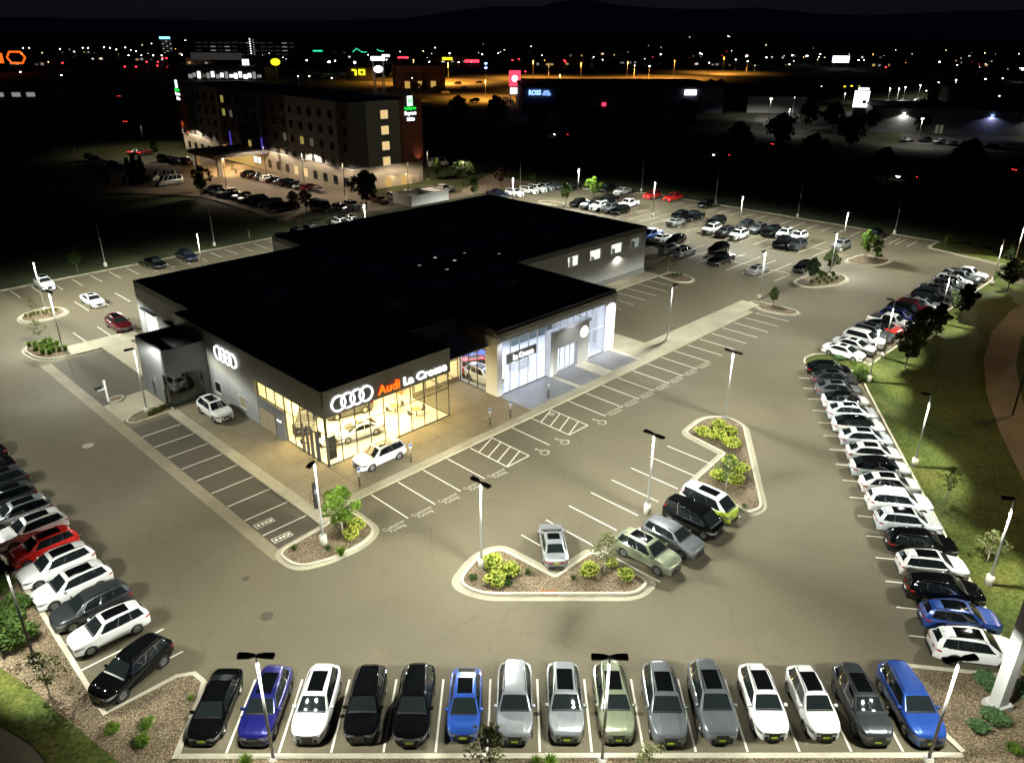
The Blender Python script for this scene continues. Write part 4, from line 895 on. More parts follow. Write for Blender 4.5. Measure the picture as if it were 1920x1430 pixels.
# --- first row, noses to the street
g = 'cars in the front row facing the street'
front = [('sedan', 'black', {}), ('suv', 'navy', dict(rails='chrome')), ('suv', 'white', dict(rails=None, trim='black')), ('suv', 'black', dict(rails=None, trim='black')), ('suv', 'midnight', dict(plate='plate_lime')), ('crossover', 'blue', dict(plate='plate_lime', rails=None)), ('suv', 'silver', dict(plate='plate_lime', sunroof=False)), ('suv', 'silver', dict(plate='plate_lime')), ('suv', 'sage', dict(plate='plate_lime')), ('suv', 'grey', dict(plate='plate_lime')), ('suv', 'grey', dict(plate='plate_lime')), ('suv', 'white', dict(plate='plate_lime', rails='black')), ('suv', 'white', dict(plate='plate_lime', rails='black')), ('suv', 'darkgrey', dict(plate='plate_lime')), ('suv', 'blue', dict(plate='plate_lime', sunroof=False))]
for i, (kd, c, kw) in enumerate(front):
    if i == 0: kw = dict(plate='plate_lime', trim='black')
    x = -16.2 + 2.743 * i; y = 32.15 + .008 * x + jit(.12)
    sr = ' with dark sunroof' if kw.get('sunroof', True) else ' with plain roof and no sunroof'
    lab = f"{CWORD[c]} {KW[kd]}{sr}, {ORD[i]} from the left in the bottom row"
    car(kd, (x + jit(.06), y), -math.pi / 2 + R(jit(.8)), c if c != 'midnight' else 'black', lab, g, body='suv_large' if i in (6, 8, 9, 10, 13, 14) else 'suv_compact' if i in (11, 12) else None, **kw)
# --- left row, noses to the left kerb
g = 'cars in the row along the left edge'
A_, B_ = abp(247, 1250, .8)
car('suv', ab(A_, B_), math.atan2(-.91, -.415) , 'black', 'black SUV parked askew across the end bay at lower left', g, rails='chrome', plate='plate_lime')
lrow = [('suv', 'white', dict(trim='black', rails=None)), ('suv', 'darkgrey', dict(sunroof=False)), ('suv', 'white', {}), ('suv', 'white', {}), ('suv', 'red', dict(trim='black', rails=None)), ('suv', 'white', {}), ('suv', 'silver', {}), ('suv', 'darkgrey', {}), ('suv', 'darkgrey', {}), ('sedan', 'black', {}), ('suv', 'black', {}), ('crossover', 'yellow', {}), ('microbus', 'white', {}), ('suv', 'silver', {}), ('sedan', 'white', {})]
for i, (kd, c, kw) in enumerate(lrow):
    lab = f"{CWORD[c]} {KW[kd]}, {ORD[i]} along the left edge counting up from the askew black car"
    car(kd, ab(-21.2 + jit(.15), 7.75 - 2.98 * i), HA + math.pi + R(jit(1.4)), c, lab, g, body=['suv_compact', None, 'suv', 'suv_compact', 'suv_compact', 'suv', None][i % 7], **kw)
# --- right row, lower part: noses to the bank
g = 'cars in the lower right row along the grass bank'
rrow = [('suv', 'white', dict(trim='black', rails='black', arch='black_plastic')), ('suv', 'blue', dict(arch='black_plastic', rails='black')), ('suv', 'black', {}), ('suv', 'white', dict(rails='black')), ('suv', 'black', {}), ('suv', 'ice', {}), ('suv', 'white', dict(sunroof=False, rails=None)), ('crossover', 'white', dict(roof='white')), ('crossover', 'ice', dict(roof='ice')), ('crossover', 'white', {}), ('crossover', 'ice', {}), ('crossover', 'white', {}), ('crossover', 'ice', dict(roof='ice')), ('crossover', 'white', dict(roof='black')), ('crossover', 'grey', {}), ('crossover', 'darkgrey', {}), ('crossover', 'black', {})]
hv = math.atan2(-.156, .9876)
for i, (kd, c, kw) in enumerate(rrow):
    e = Vector((25.06, 38.29)) + Vector((.42, 2.651)) * (i - .5) + Vector((.9876, -.156)) * (3.25 + jit(.1))
    if c in ('white', 'ice') and kd == 'crossover' and i % 3 == 2: kw = dict(kw, roof='black')
    lab = f"{CWORD[c]} {KW[kd]}, {ORD[i]} from the bottom in the lower right row"
    car(kd, e, hv + R(jit(1.2)), c, lab, g, body=['suv', 'suv_compact', 'suv_large', 'suv_compact'][i % 4], **kw)
# --- right row, upper part
g = 'cars in the upper right row along the grass bank'
urow = [('sedan', 'white', {}), ('sedan', 'white', {}), ('suv', 'white', dict(sunroof=False)), ('suv', 'grey', {}), ('crossover', 'red', dict(roof='black')), ('pickup', 'white', dict()), ('suv', 'navy', {}), ('suv', 'midnight', {}), ('suv', 'maroon', {}), ('sedan', 'silver', {}), ('suv', 'black', {}), ('suv', 'darkgrey', {}), ('suv', 'silver', {}), ('suv', 'grey', {}), ('suv', 'white', {}), ('pickup', 'grey', {}), ('pickup', 'white', {})]
for i, (kd, c, kw) in enumerate(urow):
    lab = f"{CWORD[c]} {KW[kd]}, {ORD[i]} from the near end of the upper right row"
    car(kd, ab(56.4 + 2.765 * i, 20.95 + jit(.15)), HB + R(jit(.8)), c if c != 'midnight' else 'black', lab, g, lod=0 if i < 7 else 1, **kw)
# --- cars by the showroom and in the centre bays
def pc(x, y, z=.75): return abp(x, y, z)
A_, B_ = pc(712, 853); car('suv', ab(A_, B_, .12), HA + math.pi, 'white', 'white SUV on the pavement outside the corner showroom windows', rails=None, trim='black', plate=None)
A_, B_ = pc(403, 767); car('suv', ab(A_, B_, .12), HB, 'white', 'white SUV on the pavement by the grey side wall', trim='chrome', plate='plate_white')
A_, B_ = pc(1037, 1017, .7); o = car('sedan', ab(A_, B_), R(93.5), 'silver', 'silver sedan parked askew in the notch of the middle island')
for ch in o.children:
    if ch.name.startswith('rear_plate'): ch.material_slots[0].material = M('plate_lime')
g = 'display cars beside the long island'
for (x, y, kd, c, kw, lb) in [(1214, 1031, 'suv', 'sage', {}, 'sage green SUV with sunroof at the near end of the centre display'), (1261, 1003, 'suv', 'grey', dict(sunroof=False), 'blue-grey SUV between the sage SUV and the black microbus'), (1299, 969, 'microbus', 'black', dict(sunroof=False), 'glossy black microbus beside the lime and white one'), (1329, 941, 'microbus', 'lime', dict(roof='white', trim='black'), 'lime green microbus with white upper half')]:
    A_, B_ = pc(x, y, .85); car(kd, ab(A_, B_), HB, c, lb, g, **kw)
# --- cars inside the showrooms
g = 'cars on show indoors'
car('sedan', ab(5.2, -2.9, .13), HA + math.pi - .15, 'white', 'white sedan on show behind the warm corner glass', g, lod=1)
car('suv', ab(7.2, -7.4, .13), HA + math.pi - .2, 'darkgrey', 'dark grey SUV on show farther inside the warm showroom', g, lod=1)
car('sedan', ab(3.0, -8.2, .13), HA + math.pi + .9, 'midnight', 'dark sedan on show at the left of the warm showroom', g, lod=1)
car('suv', ab(23.3, -5.8, .13), HA - .4, 'red', 'red SUV on show in the white showroom', g, lod=1)
car('crossover', ab(26.0, -9.2, .13), HA + .3, 'brightblue', 'bright blue SUV on show in the white showroom', g, lod=1)
car('suv', ab(29.0, -11.8, .13), HA - .9, 'brightblue', 'blue SUV at the back of the white showroom', g, lod=1)
car('suv', ab(21.8, -3.4, .13), HB, 'white', 'white SUV behind the side window of the white showroom', g, lod=1)
# --- rear lot
g = 'cars in the rear lot'
L_, R_ = HA + math.pi, HA
rear = [(117.2, -48.8, 'suv', 'red', L_, 'small red SUV beside the red pickup on the rear kerb'), (118.4, -44.0, 'pickup', 'red', L_, 'red pickup truck on the rear kerb'), (117.6, -35.3, 'suv', 'black', L_, 'black SUV alone on the rear kerb by a slim pole'),
 (105.5, -33.6, 'sedan', 'black', L_, 'black sedan beside the black pickup in the rear lot'), (105.2, -30.4, 'pickup', 'black', L_, 'black pickup beside the black sedan in the rear lot'), (99.0, -30.4, 'sedan', 'silver', R_, 'silver sedan with its tail to the showroom, in front of a black sedan'), (104.9, -25.0, 'suv', 'black', L_, 'shiny black SUV behind the first white SUV of the rear block'),
 (98.2, -22.1, 'suv', 'white', L_, 'white SUV leftmost of three side by side in the rear lot'), (98.2, -19.3, 'suv', 'darkgrey', L_, 'dark SUV between two white SUVs in the rear lot'), (98.2, -16.5, 'suv', 'white', L_, 'white SUV rightmost of three side by side in the rear lot'), (105.6, -19.3, 'suv', 'darkgrey', L_, 'dark grey SUV behind the rightmost white SUV of three'), (105.0, -16.3, 'suv', 'grey', L_, 'tall grey SUV in the second row of the rear block'), (104.6, -13.4, 'suv', 'black', L_, 'black SUV beside the tall grey SUV in the rear block'), (105.0, -10.9, 'suv', 'white', L_, 'white SUV beside the black one, second row of the rear block'), (104.6, -8.2, 'suv', 'white', L_, 'white SUV at the right end of the second rear row'), (98.9, -8.1, 'pickup', 'black', L_, 'dark off-roader in front of the white SUVs, rear block'), (98.9, -5.5, 'suv', 'darkgrey', L_, 'dark grey SUV at the right end of the rear block'),
 (87.0, -13.9, 'suv', 'black', L_, 'shiny black SUV behind the long black pickup'), (81.0, -9.9, 'pickup', 'black', L_, 'long black pickup in the middle of the rear lot'), (80.5, -3.1, 'sedan', 'silver', R_, 'silver sedan with its tail to the lamp pole, alone in its row'), (81.0, -19.8, 'suv', 'silver', R_, 'silver estate car nearest the service wing'), (81.2, -16.9, 'suv', 'silver', R_, 'silver SUV beside the silver estate car'), (86.9, -22.3, 'suv', 'black', L_, 'black SUV behind the silver estate car'), (86.6, -24.9, 'sedan', 'white', R_, 'white sedan beside the blue truck by the service wing'), (86.4, -27.6, 'pickup', 'blue', L_, 'blue pickup just past the corner of the service wing'),
 (103.9, -.1, 'suv', 'silver', L_, 'silver SUV alone near the far tree island'), (86.5, 1.4, 'suv', 'black', L_, 'black SUV half hidden by a tree on the near oval island'), (115.4, 1.1, 'suv', 'black', L_, 'black car behind the far tree island'),
 (97.0, -72.0, 'suv', 'white', HB, 'white SUV first of the row against the back fence side'), (101.6, -71.8, 'suv', 'white', HB, 'white SUV second of the row against the back edge'), (104.3, -71.8, 'suv', 'white', HB, 'white SUV third of the row against the back edge'), (107.0, -71.6, 'suv', 'silver', HB, 'silver SUV fourth of the row against the back edge'), (109.6, -71.6, 'suv', 'darkgrey', HB, 'dark grey SUV fifth of the row against the back edge'), (93.4, -74.0, 'pickup', 'midnight', HB, 'dark pickup half hidden behind the black roof'), (111.8, -67.2, 'sedan', 'black', L_, 'black car left of the bright yellow-green tree'), (116.0, -60.7, 'suv', 'black', L_, 'black car right of the bright yellow-green tree'), (116.6, -56.5, 'sedan', 'white', L_, 'white sedan alone at the back edge by a tall pole'),
 (98.9, -54.9, 'suv', 'black', L_, 'black SUV beside the small tree island'), (98.9, -52.1, 'suv', 'darkgrey', L_, 'dark grey SUV between black SUV and white SUV at the far rear row'), (99.3, -49.5, 'suv', 'white', L_, 'white SUV in the far rear row beside dark cars'), (106.2, -52.6, 'pickup', 'black', L_, 'black pickup behind the white SUV of the far rear row'), (105.9, -46.9, 'pickup', 'white', L_, 'white pickup truck in the far rear row'), (99.6, -46.9, 'suv', 'grey', L_, 'grey SUV right of the white SUV, far rear row'), (99.4, -44.1, 'suv', 'black', L_, 'black SUV at the near end of the far rear row'),
 (-.2, -72.1, 'suv', 'white', HB, 'white SUV against the left back kerb under a lamp'), (15.8, -72.1, 'sedan', 'black', HB, 'black sedan against the left back kerb'), (21.1, -72.2, 'suv', 'midnight', HB, 'dark SUV against the left back kerb near a lamp pole'), (2.0, -59.9, 'sedan', 'white', HB, 'white sedan alone in the left rear lot'), (.8, -47.7, 'suv', 'maroon', HB, 'dark red SUV parked by the service walk')]
for (a, b, kd, c, h, lb) in rear: car(kd, ab(a, b), h + R(jit(1.2)), c, lb, g, lod=0 if c == 'maroon' else 1)

# ================================================================== LAMP POLES
def lamp_pole(p, label, heads, lit=True, base=.75, aim=None, power=1.0, dark=False, h=7.0, group='lamp poles of the car park', arm=.16, col=None, tilt=.46, cone=130):
    root = tag(empty('lamp_pole', (p[0], p[1], 0)), label, 'lamp pole', group)
    if base: MB().cyl((0, 0), .27, .27, -.02, base, 18).obj('base', 'base_concrete', root, True)
    MB().cyl((0, 0), .17, .17, base, base + .05, 12).obj('flange', 'pole_metal', root)
    MB().cyl((0, 0), .085, .06, base + .05, h - .02, 10).obj('shaft', 'pole_dark' if dark else 'pole_metal', root, True)
    for hd in heads:
        d = Vector((math.cos(hd), math.sin(hd))); n = Vector((-d.y, d.x))
        def q(u, v): w = d * u + n * v; return (w.x, w.y)
        o = MB().prism([q(.02, -.05), q(arm, -.09), q(arm + .12, -.15), q(arm + .70, -.19), q(arm + .74, -.1), q(arm + .74, .1), q(arm + .70, .19), q(arm + .12, .15), q(arm, .09), q(.02, .05)], h - .02, h + .1, True).obj('lamp_head', 'lamp_head', root)
        if lit: MB().prism([q(arm + .2, -.1), q(arm + .62, -.1), q(arm + .62, .1), q(arm + .2, .1)], h - .03, h - .015, True).obj('lens', 'lens', o)
    if lit:
        n_ = len(heads)
        for hd in heads:
            d = Vector((math.cos(hd), math.sin(hd)))
            dr_ = (0, 0, -1)
            if aim is not None: dr_ = (math.cos(aim) * tilt, math.sin(aim) * tilt, -1)
            pos = (d.x * (arm + .42), d.y * (arm + .42), h - .06)
            spot('lamp', pos, LOTP * power * (1.0 if n_ == 1 else .6), col or LOTC, root, size=160 if aim is None else cone, blend=.3, direction=dr_, radius=.08)
    return root
def pw(x, y): p = at(x, y); return (p.x, p.y)
HC = math.pi / 2
DBL = lambda h: [h, h + math.pi]
inward = HB + math.pi                      # towards the lot from the right-hand bank
lamp_pole(pw(118, 654), 'lamp pole on the grassy island at left', DBL(HB), base=.1)
lamp_pole(pw(277, 778), 'lamp pole in the slim bed by the service entrance', [HA + math.pi], base=.85, power=.5)
lamp_pole(pw(607, 1020), 'lamp pole on the island at the showroom corner', [HA + math.pi + .5], base=.8, power=.55)
lamp_pole(pw(903, 1064), 'lamp pole at the left tip of the notched island', DBL(HB), base=.8)
lamp_pole(pw(1213, 962), 'lamp pole beside the blue-grey display SUV', DBL(HB), base=.85)
lamp_pole(pw(1359, 784), 'lamp pole at the head of the long centre island', DBL(HB), base=.15)
lamp_pole(pw(1251, 640), 'lamp pole on the long walk right of the white showroom', [HA], base=.75, power=.8)
lamp_pole(pw(1423, 562), 'lamp pole at the end of the long walk', [HA + math.pi], base=.7, power=.8)
lamp_pole((-12.3, 28.9), 'front-row lamp pole nearest the left, before the navy car', DBL(0), base=.12, aim=HC)
lamp_pole((4.8, 28.95), 'front-row lamp pole in the middle, before the sage car', DBL(0), base=.12, aim=HC)
lamp_pole((21.75, 28.95), 'front-row lamp pole at the right, before the blue car', DBL(.15), base=.3, aim=HC)
lamp_pole(pw(1852, 1098), 'lamp pole on the bank, nearest the viewer', [hv + math.pi], base=.9, aim=hv + math.pi, tilt=.5, cone=126)
lamp_pole(pw(1713, 876), 'lamp pole halfway up the bank', [hv + math.pi], base=.9, aim=hv + math.pi, tilt=.5, cone=126)
lamp_pole(pw(1628, 718), 'lamp pole on the bank by the round shrubs', [hv + math.pi], base=.9, aim=hv + math.pi, tilt=.5, cone=126)
lamp_pole(pw(1655, 672), 'lamp pole on the bank behind the first white sedans', [inward], base=.7, aim=inward, tilt=.5, cone=126)
lamp_pole(ab(76.3, 24.9), 'lamp pole on the bank among the dark trees', [inward], base=.7, aim=inward, tilt=.5, cone=126)
lamp_pole(ab(99.4, 24.9), 'lamp pole at the far end of the upper right row', [inward], base=.7, aim=inward, tilt=.5, cone=126)
lamp_pole(ab(114.6, 24.0), 'lamp pole on the far right lawn behind a bush', [HA + math.pi], base=.7, aim=HA + math.pi, tilt=.6, cone=130)
for (a, b, lb, hs) in [(101.6, 1.0, 'lamp pole in the rear lot by the far tree island', 0), (101.6, -18.4, 'lamp pole between the rear rows behind the tall grey SUV', 0), (101.8, -37.8, 'lamp pole in the rear lot near the red pickup', 0), (102.9, -58.4, 'lamp pole by the yellow-green tree at the back', 0), (85.1, -60.9, 'lamp pole before the first white SUV at the back', 0), (-3.7, -60.7, 'lamp pole by the white SUV on the left back kerb', 0), (18.2, -60.6, 'lamp pole by the dark SUV on the left back kerb', 0), (48, -60.5, 'lamp pole hidden behind the black roof', 0)]:
    lamp_pole(ab(a, b), lb, DBL(HB), base=.7, power=1.25)
lamp_pole(ab(86.2, 5.9), 'lamp pole in the near oval tree island', [HA + math.pi], base=.5, power=.5)
lamp_pole((-28.5, 35.7), 'dark lamp pole at the left edge by the red SUV', DBL(2.6), base=.2, aim=HA, dark=True, tilt=.62, cone=116)
lamp_pole((-43.5, 50.5), 'dark lamp pole beyond the left edge of the row', DBL(2.6), base=.2, aim=HA, dark=True, tilt=.62, cone=116)
g = 'slim unlit poles round the edge of the lot'
for (a, b, lb) in [(10.1, -77.3, 'slim unlit pole left of the meadow tree'), (28.2, -77.3, 'slim unlit pole nearest the hotel drive'), (104.1, -77.0, 'slim unlit pole behind the white SUVs at the back edge'), (121.9, -55.0, 'slim unlit pole behind the white sedan at the back edge'), (121.9, -35.5, 'slim unlit pole by the lone black SUV on the rear kerb'), (122.2, -16.8, 'slim unlit pole in the middle of the rear kerb'), (121.9, 2.4, 'slim unlit pole at the right end of the rear kerb')]:
    r0 = tag(empty('slim_pole', ab(a, b)), lb, 'pole', g)
    MB().cyl((0, 0), .28, .26, -.02, .75, 14).obj('base', 'base_concrete', r0, True); MB().cyl((0, 0), .075, .05, .75, 7.1, 8).obj('shaft', 'pole_metal', r0, True)
    MB().box(-.12, .12, -.08, .08, 4.3, 4.6).obj('camera_box', 'pole_metal', r0); MB().box(-.07, .5, -.1, .1, 7.02, 7.12).obj('lamp_head', 'lamp_head', r0)

# ================================================================== PLANTS
def leaves(mb, c, n, rad, size, rnd, flat=.0):
    for _ in range(n):
        v = Vector((rnd.gauss(0, 1), rnd.gauss(0, 1), rnd.gauss(0, 1))).normalized() * rad * rnd.random() ** .45
        p = Vector(c) + Vector((v.x, v.y, v.z * (1 - flat)))
        u = Vector((rnd.gauss(0, 1), rnd.gauss(0, 1), rnd.gauss(0, .6))).normalized(); w = u.cross(Vector((rnd.gauss(0, 1), rnd.gauss(0, 1), rnd.gauss(0, 1))).normalized()).normalized()
        s = size * rnd.uniform(.6, 1.3)
        mb.add([p - u * s, p + w * s * .55, p + u * s, p - w * s * .55], [(0, 1, 2, 3)])
def tree_meshes(seed, h, rad, trunk, n_cl, n_lf, lf, leafm, bark='bark', cone=False, sparse=False):
    rnd = random.Random(seed); tr = MB(); cr = MB()
    tr.tube([(0, 0, -.1), (.02, .01, trunk * .6), (.0, .03, trunk + .3), (.03, .0, h * .82)], [.09 * h / 4.5, .075 * h / 4.5, .055 * h / 4.5, .015], 7)
    for i in range(n_cl):
        t = (i + .5) / n_cl
        zf = trunk + (h - trunk) * (t ** .85 if not cone else t)
        prof = math.sin(min(1, (zf - trunk) / (h - trunk) * 1.02) * math.pi * .94 + .12) if not cone else (1.02 - t)
        a = i * 2.39996 + rnd.uniform(-.4, .4); rr = rad * max(.12, prof) * rnd.uniform(.25, 1.12)
        c = (rr * math.cos(a), rr * math.sin(a), zf)
        tr.tube([(0, 0, max(trunk * .7, zf - rr * .9)), (c[0] * .55, c[1] * .55, zf - rr * .25), c], [.028 * h / 4.5, .018, .006], 4)
        k_ = rnd.uniform(.55, 1.35); leaves(cr, c, int(n_lf * k_), rad * (.28 if not sparse else .34) * (0.6 + .6 * max(.2, prof)) * k_ ** .5, lf, rnd, .15)
    return tr.mesh('trunk', bark, True), cr.mesh('crown', leafm)
TREES = {
 'maple': tree_meshes(1, 4.3, 1.5, 1.3, 26, 85, .13, 'leaf_bright', 'bark_pale'),
 'pear': tree_meshes(2, 5.0, 1.5, 1.5, 34, 110, .16, 'leaf_dark', 'bark_pale'),
 'pear_b': tree_meshes(12, 4.7, 1.6, 1.3, 34, 110, .16, 'leaf_dark', 'bark_pale'),
 'young': tree_meshes(3, 3.2, 1.15, 1.05, 18, 50, .085, 'leaf_olive', 'bark_pale', sparse=True),
 'young_b': tree_meshes(4, 3.4, 1.0, 1.2, 16, 46, .085, 'leaf_mid', 'bark_pale', sparse=True),
 'round': tree_meshes(5, 3.7, 1.25, 1.2, 26, 90, .12, 'leaf_mid'),
 'lime': tree_meshes(6, 4.4, 1.55, 1.4, 26, 90, .13, 'leaf_bright'),
 'big': tree_meshes(8, 8.0, 3.0, 2.2, 40, 120, .26, 'leaf_dark'),
 'conifer': tree_meshes(9, 7.5, 2.0, .6, 46, 70, .22, 'leaf_dark', cone=True),
 'autumn': tree_meshes(10, 4.2, 1.5, 1.4, 24, 70, .15, 'leaf_autumn')}
TL = {}
def tree(kind, p, label, scale=1.0, group=None, rz=None, name=None):
    root = tag(empty(name or ('conifer_tree' if kind == 'conifer' else 'tree'), (p[0], p[1], p[2] if len(p) > 2 else .1), random.uniform(0, 6.28) if rz is None else rz), label, 'tree', group)
    root.scale = (scale * random.uniform(.95, 1.05), scale * random.uniform(.95, 1.05), scale)
    link('trunk', TREES[kind][0], root); link('crown', TREES[kind][1], root); return root
def bush_meshes(seed, r, n, lf, leafm, blooms=0, flat=.3):
    rnd = random.Random(seed); mb = MB(); lobes = [(0, 0, r * .62, r * .8)]
    for k in range(4): a = k * 1.6 + rnd.uniform(-.4, .4); d = r * rnd.uniform(.4, .62); lobes.append((d * math.cos(a), d * math.sin(a), r * rnd.uniform(.4, .75), r * rnd.uniform(.42, .62)))
    for (lx, ly, lz, lr) in lobes: leaves(mb, (lx, ly, lz), int(n * (lr / r) ** 2 * .62), lr, lf, rnd, flat)
    st = MB()
    for k in range(7):
        a = k * .9; st.tube([(0, 0, -.05), (r * .4 * math.cos(a), r * .4 * math.sin(a), r * .5), (r * .7 * math.cos(a), r * .7 * math.sin(a), r * .8)], [.02, .012, .006], 4)
    bl_ = None
    if blooms:
        b = MB()
        for k in range(blooms):
            t = (k + .5) / blooms; ph = math.acos(1 - 1.15 * t); a = k * 2.39996; rr = r * rnd.uniform(.88, 1.06)
            lx, ly, lz, lr = lobes[k % 5]; rr *= lr / r * 1.12
            c = (lx + rr * math.sin(ph) * math.cos(a), ly + rr * math.sin(ph) * math.sin(a), lz + rr * math.cos(ph) * .8)
            s = r * rnd.uniform(.085, .15)
            pr = [(0, -s), (s * .7, -s * .7), (s, 0), (s * .7, s * .7), (0, s)]
            b.lathe(pr, 'z', 7, c)
        bl_ = b.mesh('flower_heads', 'bloom', True)
    return mb.mesh('foliage', leafm), st.mesh('stems', 'stem', True), bl_
BUSH = {'hydrangea': bush_meshes(21, .62, 1300, .075, 'leaf_bright', 110), 'hydrangea_b': bush_meshes(22, .58, 1200, .07, 'leaf_bright', 95),
        'round': bush_meshes(23, .5, 620, .06, 'leaf_bright'), 'juniper': bush_meshes(24, .62, 900, .07, 'leaf_juniper', 0, .55), 'leafy': bush_meshes(25, 1.1, 1100, .13, 'leaf_mid', 0, .25), 'dark': bush_meshes(26, .55, 560, .07, 'leaf_mid')}
def bush(kind, p, label, scale=1.0, group=None, cat='shrub', z=.1):
    scale *= 1.08 if kind.startswith('hyd') else 1.0
    root = tag(empty('shrub', (p[0], p[1], z), random.uniform(0, 6.28)), label, cat, group); root.scale = (scale, scale, scale * random.uniform(.85, 1.05))
    f, s, b = BUSH[kind]; link('foliage', f, root); link('stems', s, root)
    if b: tag(link('flower_heads', b, root), kind='stuff')
    return root
def grass_mesh(seed, n, h, spread, m):
    rnd = random.Random(seed); mb = MB()
    for _ in range(n):
        a = rnd.uniform(0, 6.28); r0 = spread * .35 * rnd.random(); hh = h * rnd.uniform(.6, 1.15); o = spread * rnd.uniform(.2, 1)
        b0 = Vector((r0 * math.cos(a), r0 * math.sin(a), -.02)); w = Vector((-math.sin(a), math.cos(a), 0)) * .018
        m1 = b0 + Vector((math.cos(a) * o * .4, math.sin(a) * o * .4, hh * .75)); t = b0 + Vector((math.cos(a) * o, math.sin(a) * o, hh))
        mb.add([b0 - w, b0 + w, m1 + w * .8, m1 - w * .8, t], [(0, 1, 2, 3), (3, 2, 4)])
    return mb.mesh('blades', m)
GR = [grass_mesh(31, 160, .62, .42, 'leaf_bright'), grass_mesh(32, 140, .75, .4, 'blade_mat'), grass_mesh(33, 120, .4, .42, 'leaf_mid')]
def grass(i, p, label, scale=1.0, group=None):
    root = tag(empty('grass_clump', (p[0], p[1], .1), random.uniform(0, 6.28)), label, 'grass clump', group); root.scale = (scale,) * 3
    tag(link('blades', GR[i], root), kind='stuff'); return root
def P2(x, y): p = at(x, y, .1); return (p.x, p.y)
tree('maple', P2(643, 1003), 'bright green young maple on the island at the showroom corner', .95)
tree('young', P2(1133, 1073), 'young tree with pale trunk on the notched island', 1.0)
tree('young_b', P2(1360, 921), 'slender young tree with pale trunk on the long island', 1.0)
tree('young', P2(94, 1305), 'young tree in the wood chips at lower left', 1.0)
tree('young', P2(74, 640), 'small bare-looking tree on the grassy island at left', .85)
tree('young', P2(63, 585), 'thin sapling on the oval island at left', .55)
tree('round', P2(146, 509), 'round green tree on the left meadow by a slim pole', 1.15)
tree('young_b', P2(468, 447), 'small tree on the meadow behind the lot', 1.0)
tree('young', P2(1251, 512), 'sapling on the island at the corner of the service wing', .85)
tree('round', P2(1449, 573), 'dark little tree on the island at the end of the walk', .7)
tree('pear_b', P2(1521, 527), 'leafy tree at the left of the near oval island', .75)
tree('round', P2(1556, 512), 'narrow tree behind the lamp pole of the near oval island', 1.0)
tree('maple', P2(1622, 484), 'tall pale-green tree on the far oval island', 1.05); tree('round', P2(1641, 486), 'second tree on the far oval island', .95)
tree('pear', P2(1697, 690), 'large dark tree on the bank nearest the corner', 1.0); tree('pear_b', P2(1725, 650), 'large dark tree hiding the middle of the upper row', 1.05); tree('pear', P2(1755, 628), 'dark tree crowded into the middle of the bank row', .8)
tree('pear', P2(1799, 603), 'large dark tree on the bank with white trunk guard', 1.0); tree('pear_b', P2(1889, 545), 'dark tree by the far end of the upper right row', 1.0)
tree('young_b', P2(1773, 938), 'small green tree below the bank with white trunk guard', .9); tree('young', P2(1850, 1055), 'greyish small tree beside the bank lamp pole', .85)
tree('lime', P2(1112, 374), 'bright yellow-green tree at the back of the rear lot', 1.1); tree('round', P2(1061, 383), 'rounded tree on the small island of the far rear row', 1.2); tree('round', P2(998, 352), 'tree behind the white SUVs at the back edge', 1.0)
tree('conifer', P2(1892, 487), 'small conifer on the far right lawn', .42)
tree('conifer', P2(1826, 466), 'dark spruce at the back of the far right lawn', .5)
tree('young', P2(918, 1462), 'branching young tree at the bottom edge before the silver cars', 1.1); tree('young', P2(1207, 1465), 'small tree at the bottom edge before the grey cars', .75)
hy = 'flowering hydrangeas on the islands'
for i, (x, y, s, k) in enumerate([(923, 1062, 1.15, 'hydrangea'), (955, 1075, 1.1, 'hydrangea_b'), (930, 1093, 1.1, 'hydrangea'), (1106, 1077, 1.05, 'hydrangea_b'), (1144, 1060, .8, 'hydrangea'), (1175, 1083, .85, 'hydrangea_b')]):
    bush(k, P2(x, y), f"yellow-green flowering shrub on the notched island, {ORD[i]} from the lamp pole end", s, hy)
for i, (x, y, s, k) in enumerate([(1318, 815, 1.1, 'hydrangea'), (1346, 803, 1.1, 'hydrangea_b'), (1343, 822, 1.2, 'hydrangea'), (1369, 813, 1.0, 'hydrangea_b'), (1372, 838, 1.2, 'hydrangea'), (1346, 897, 1.15, 'hydrangea_b'), (1377, 907, 1.1, 'hydrangea'), (1386, 886, 1.1, 'hydrangea_b'), (1369, 872, 1.0, 'hydrangea')]):
    bush(k, P2(x, y), f"yellow-green flowering shrub on the long island, {ORD[i]} from its head", s, hy)
for i, (x, y, s) in enumerate([(669, 990, 1.0), (659, 1008, .9)]): bush('hydrangea', P2(x, y), ['flowering shrub behind the corner island maple', 'flowering shrub before the corner island maple'][i], s, hy)
rs = 'small rounded shrubs in the beds'
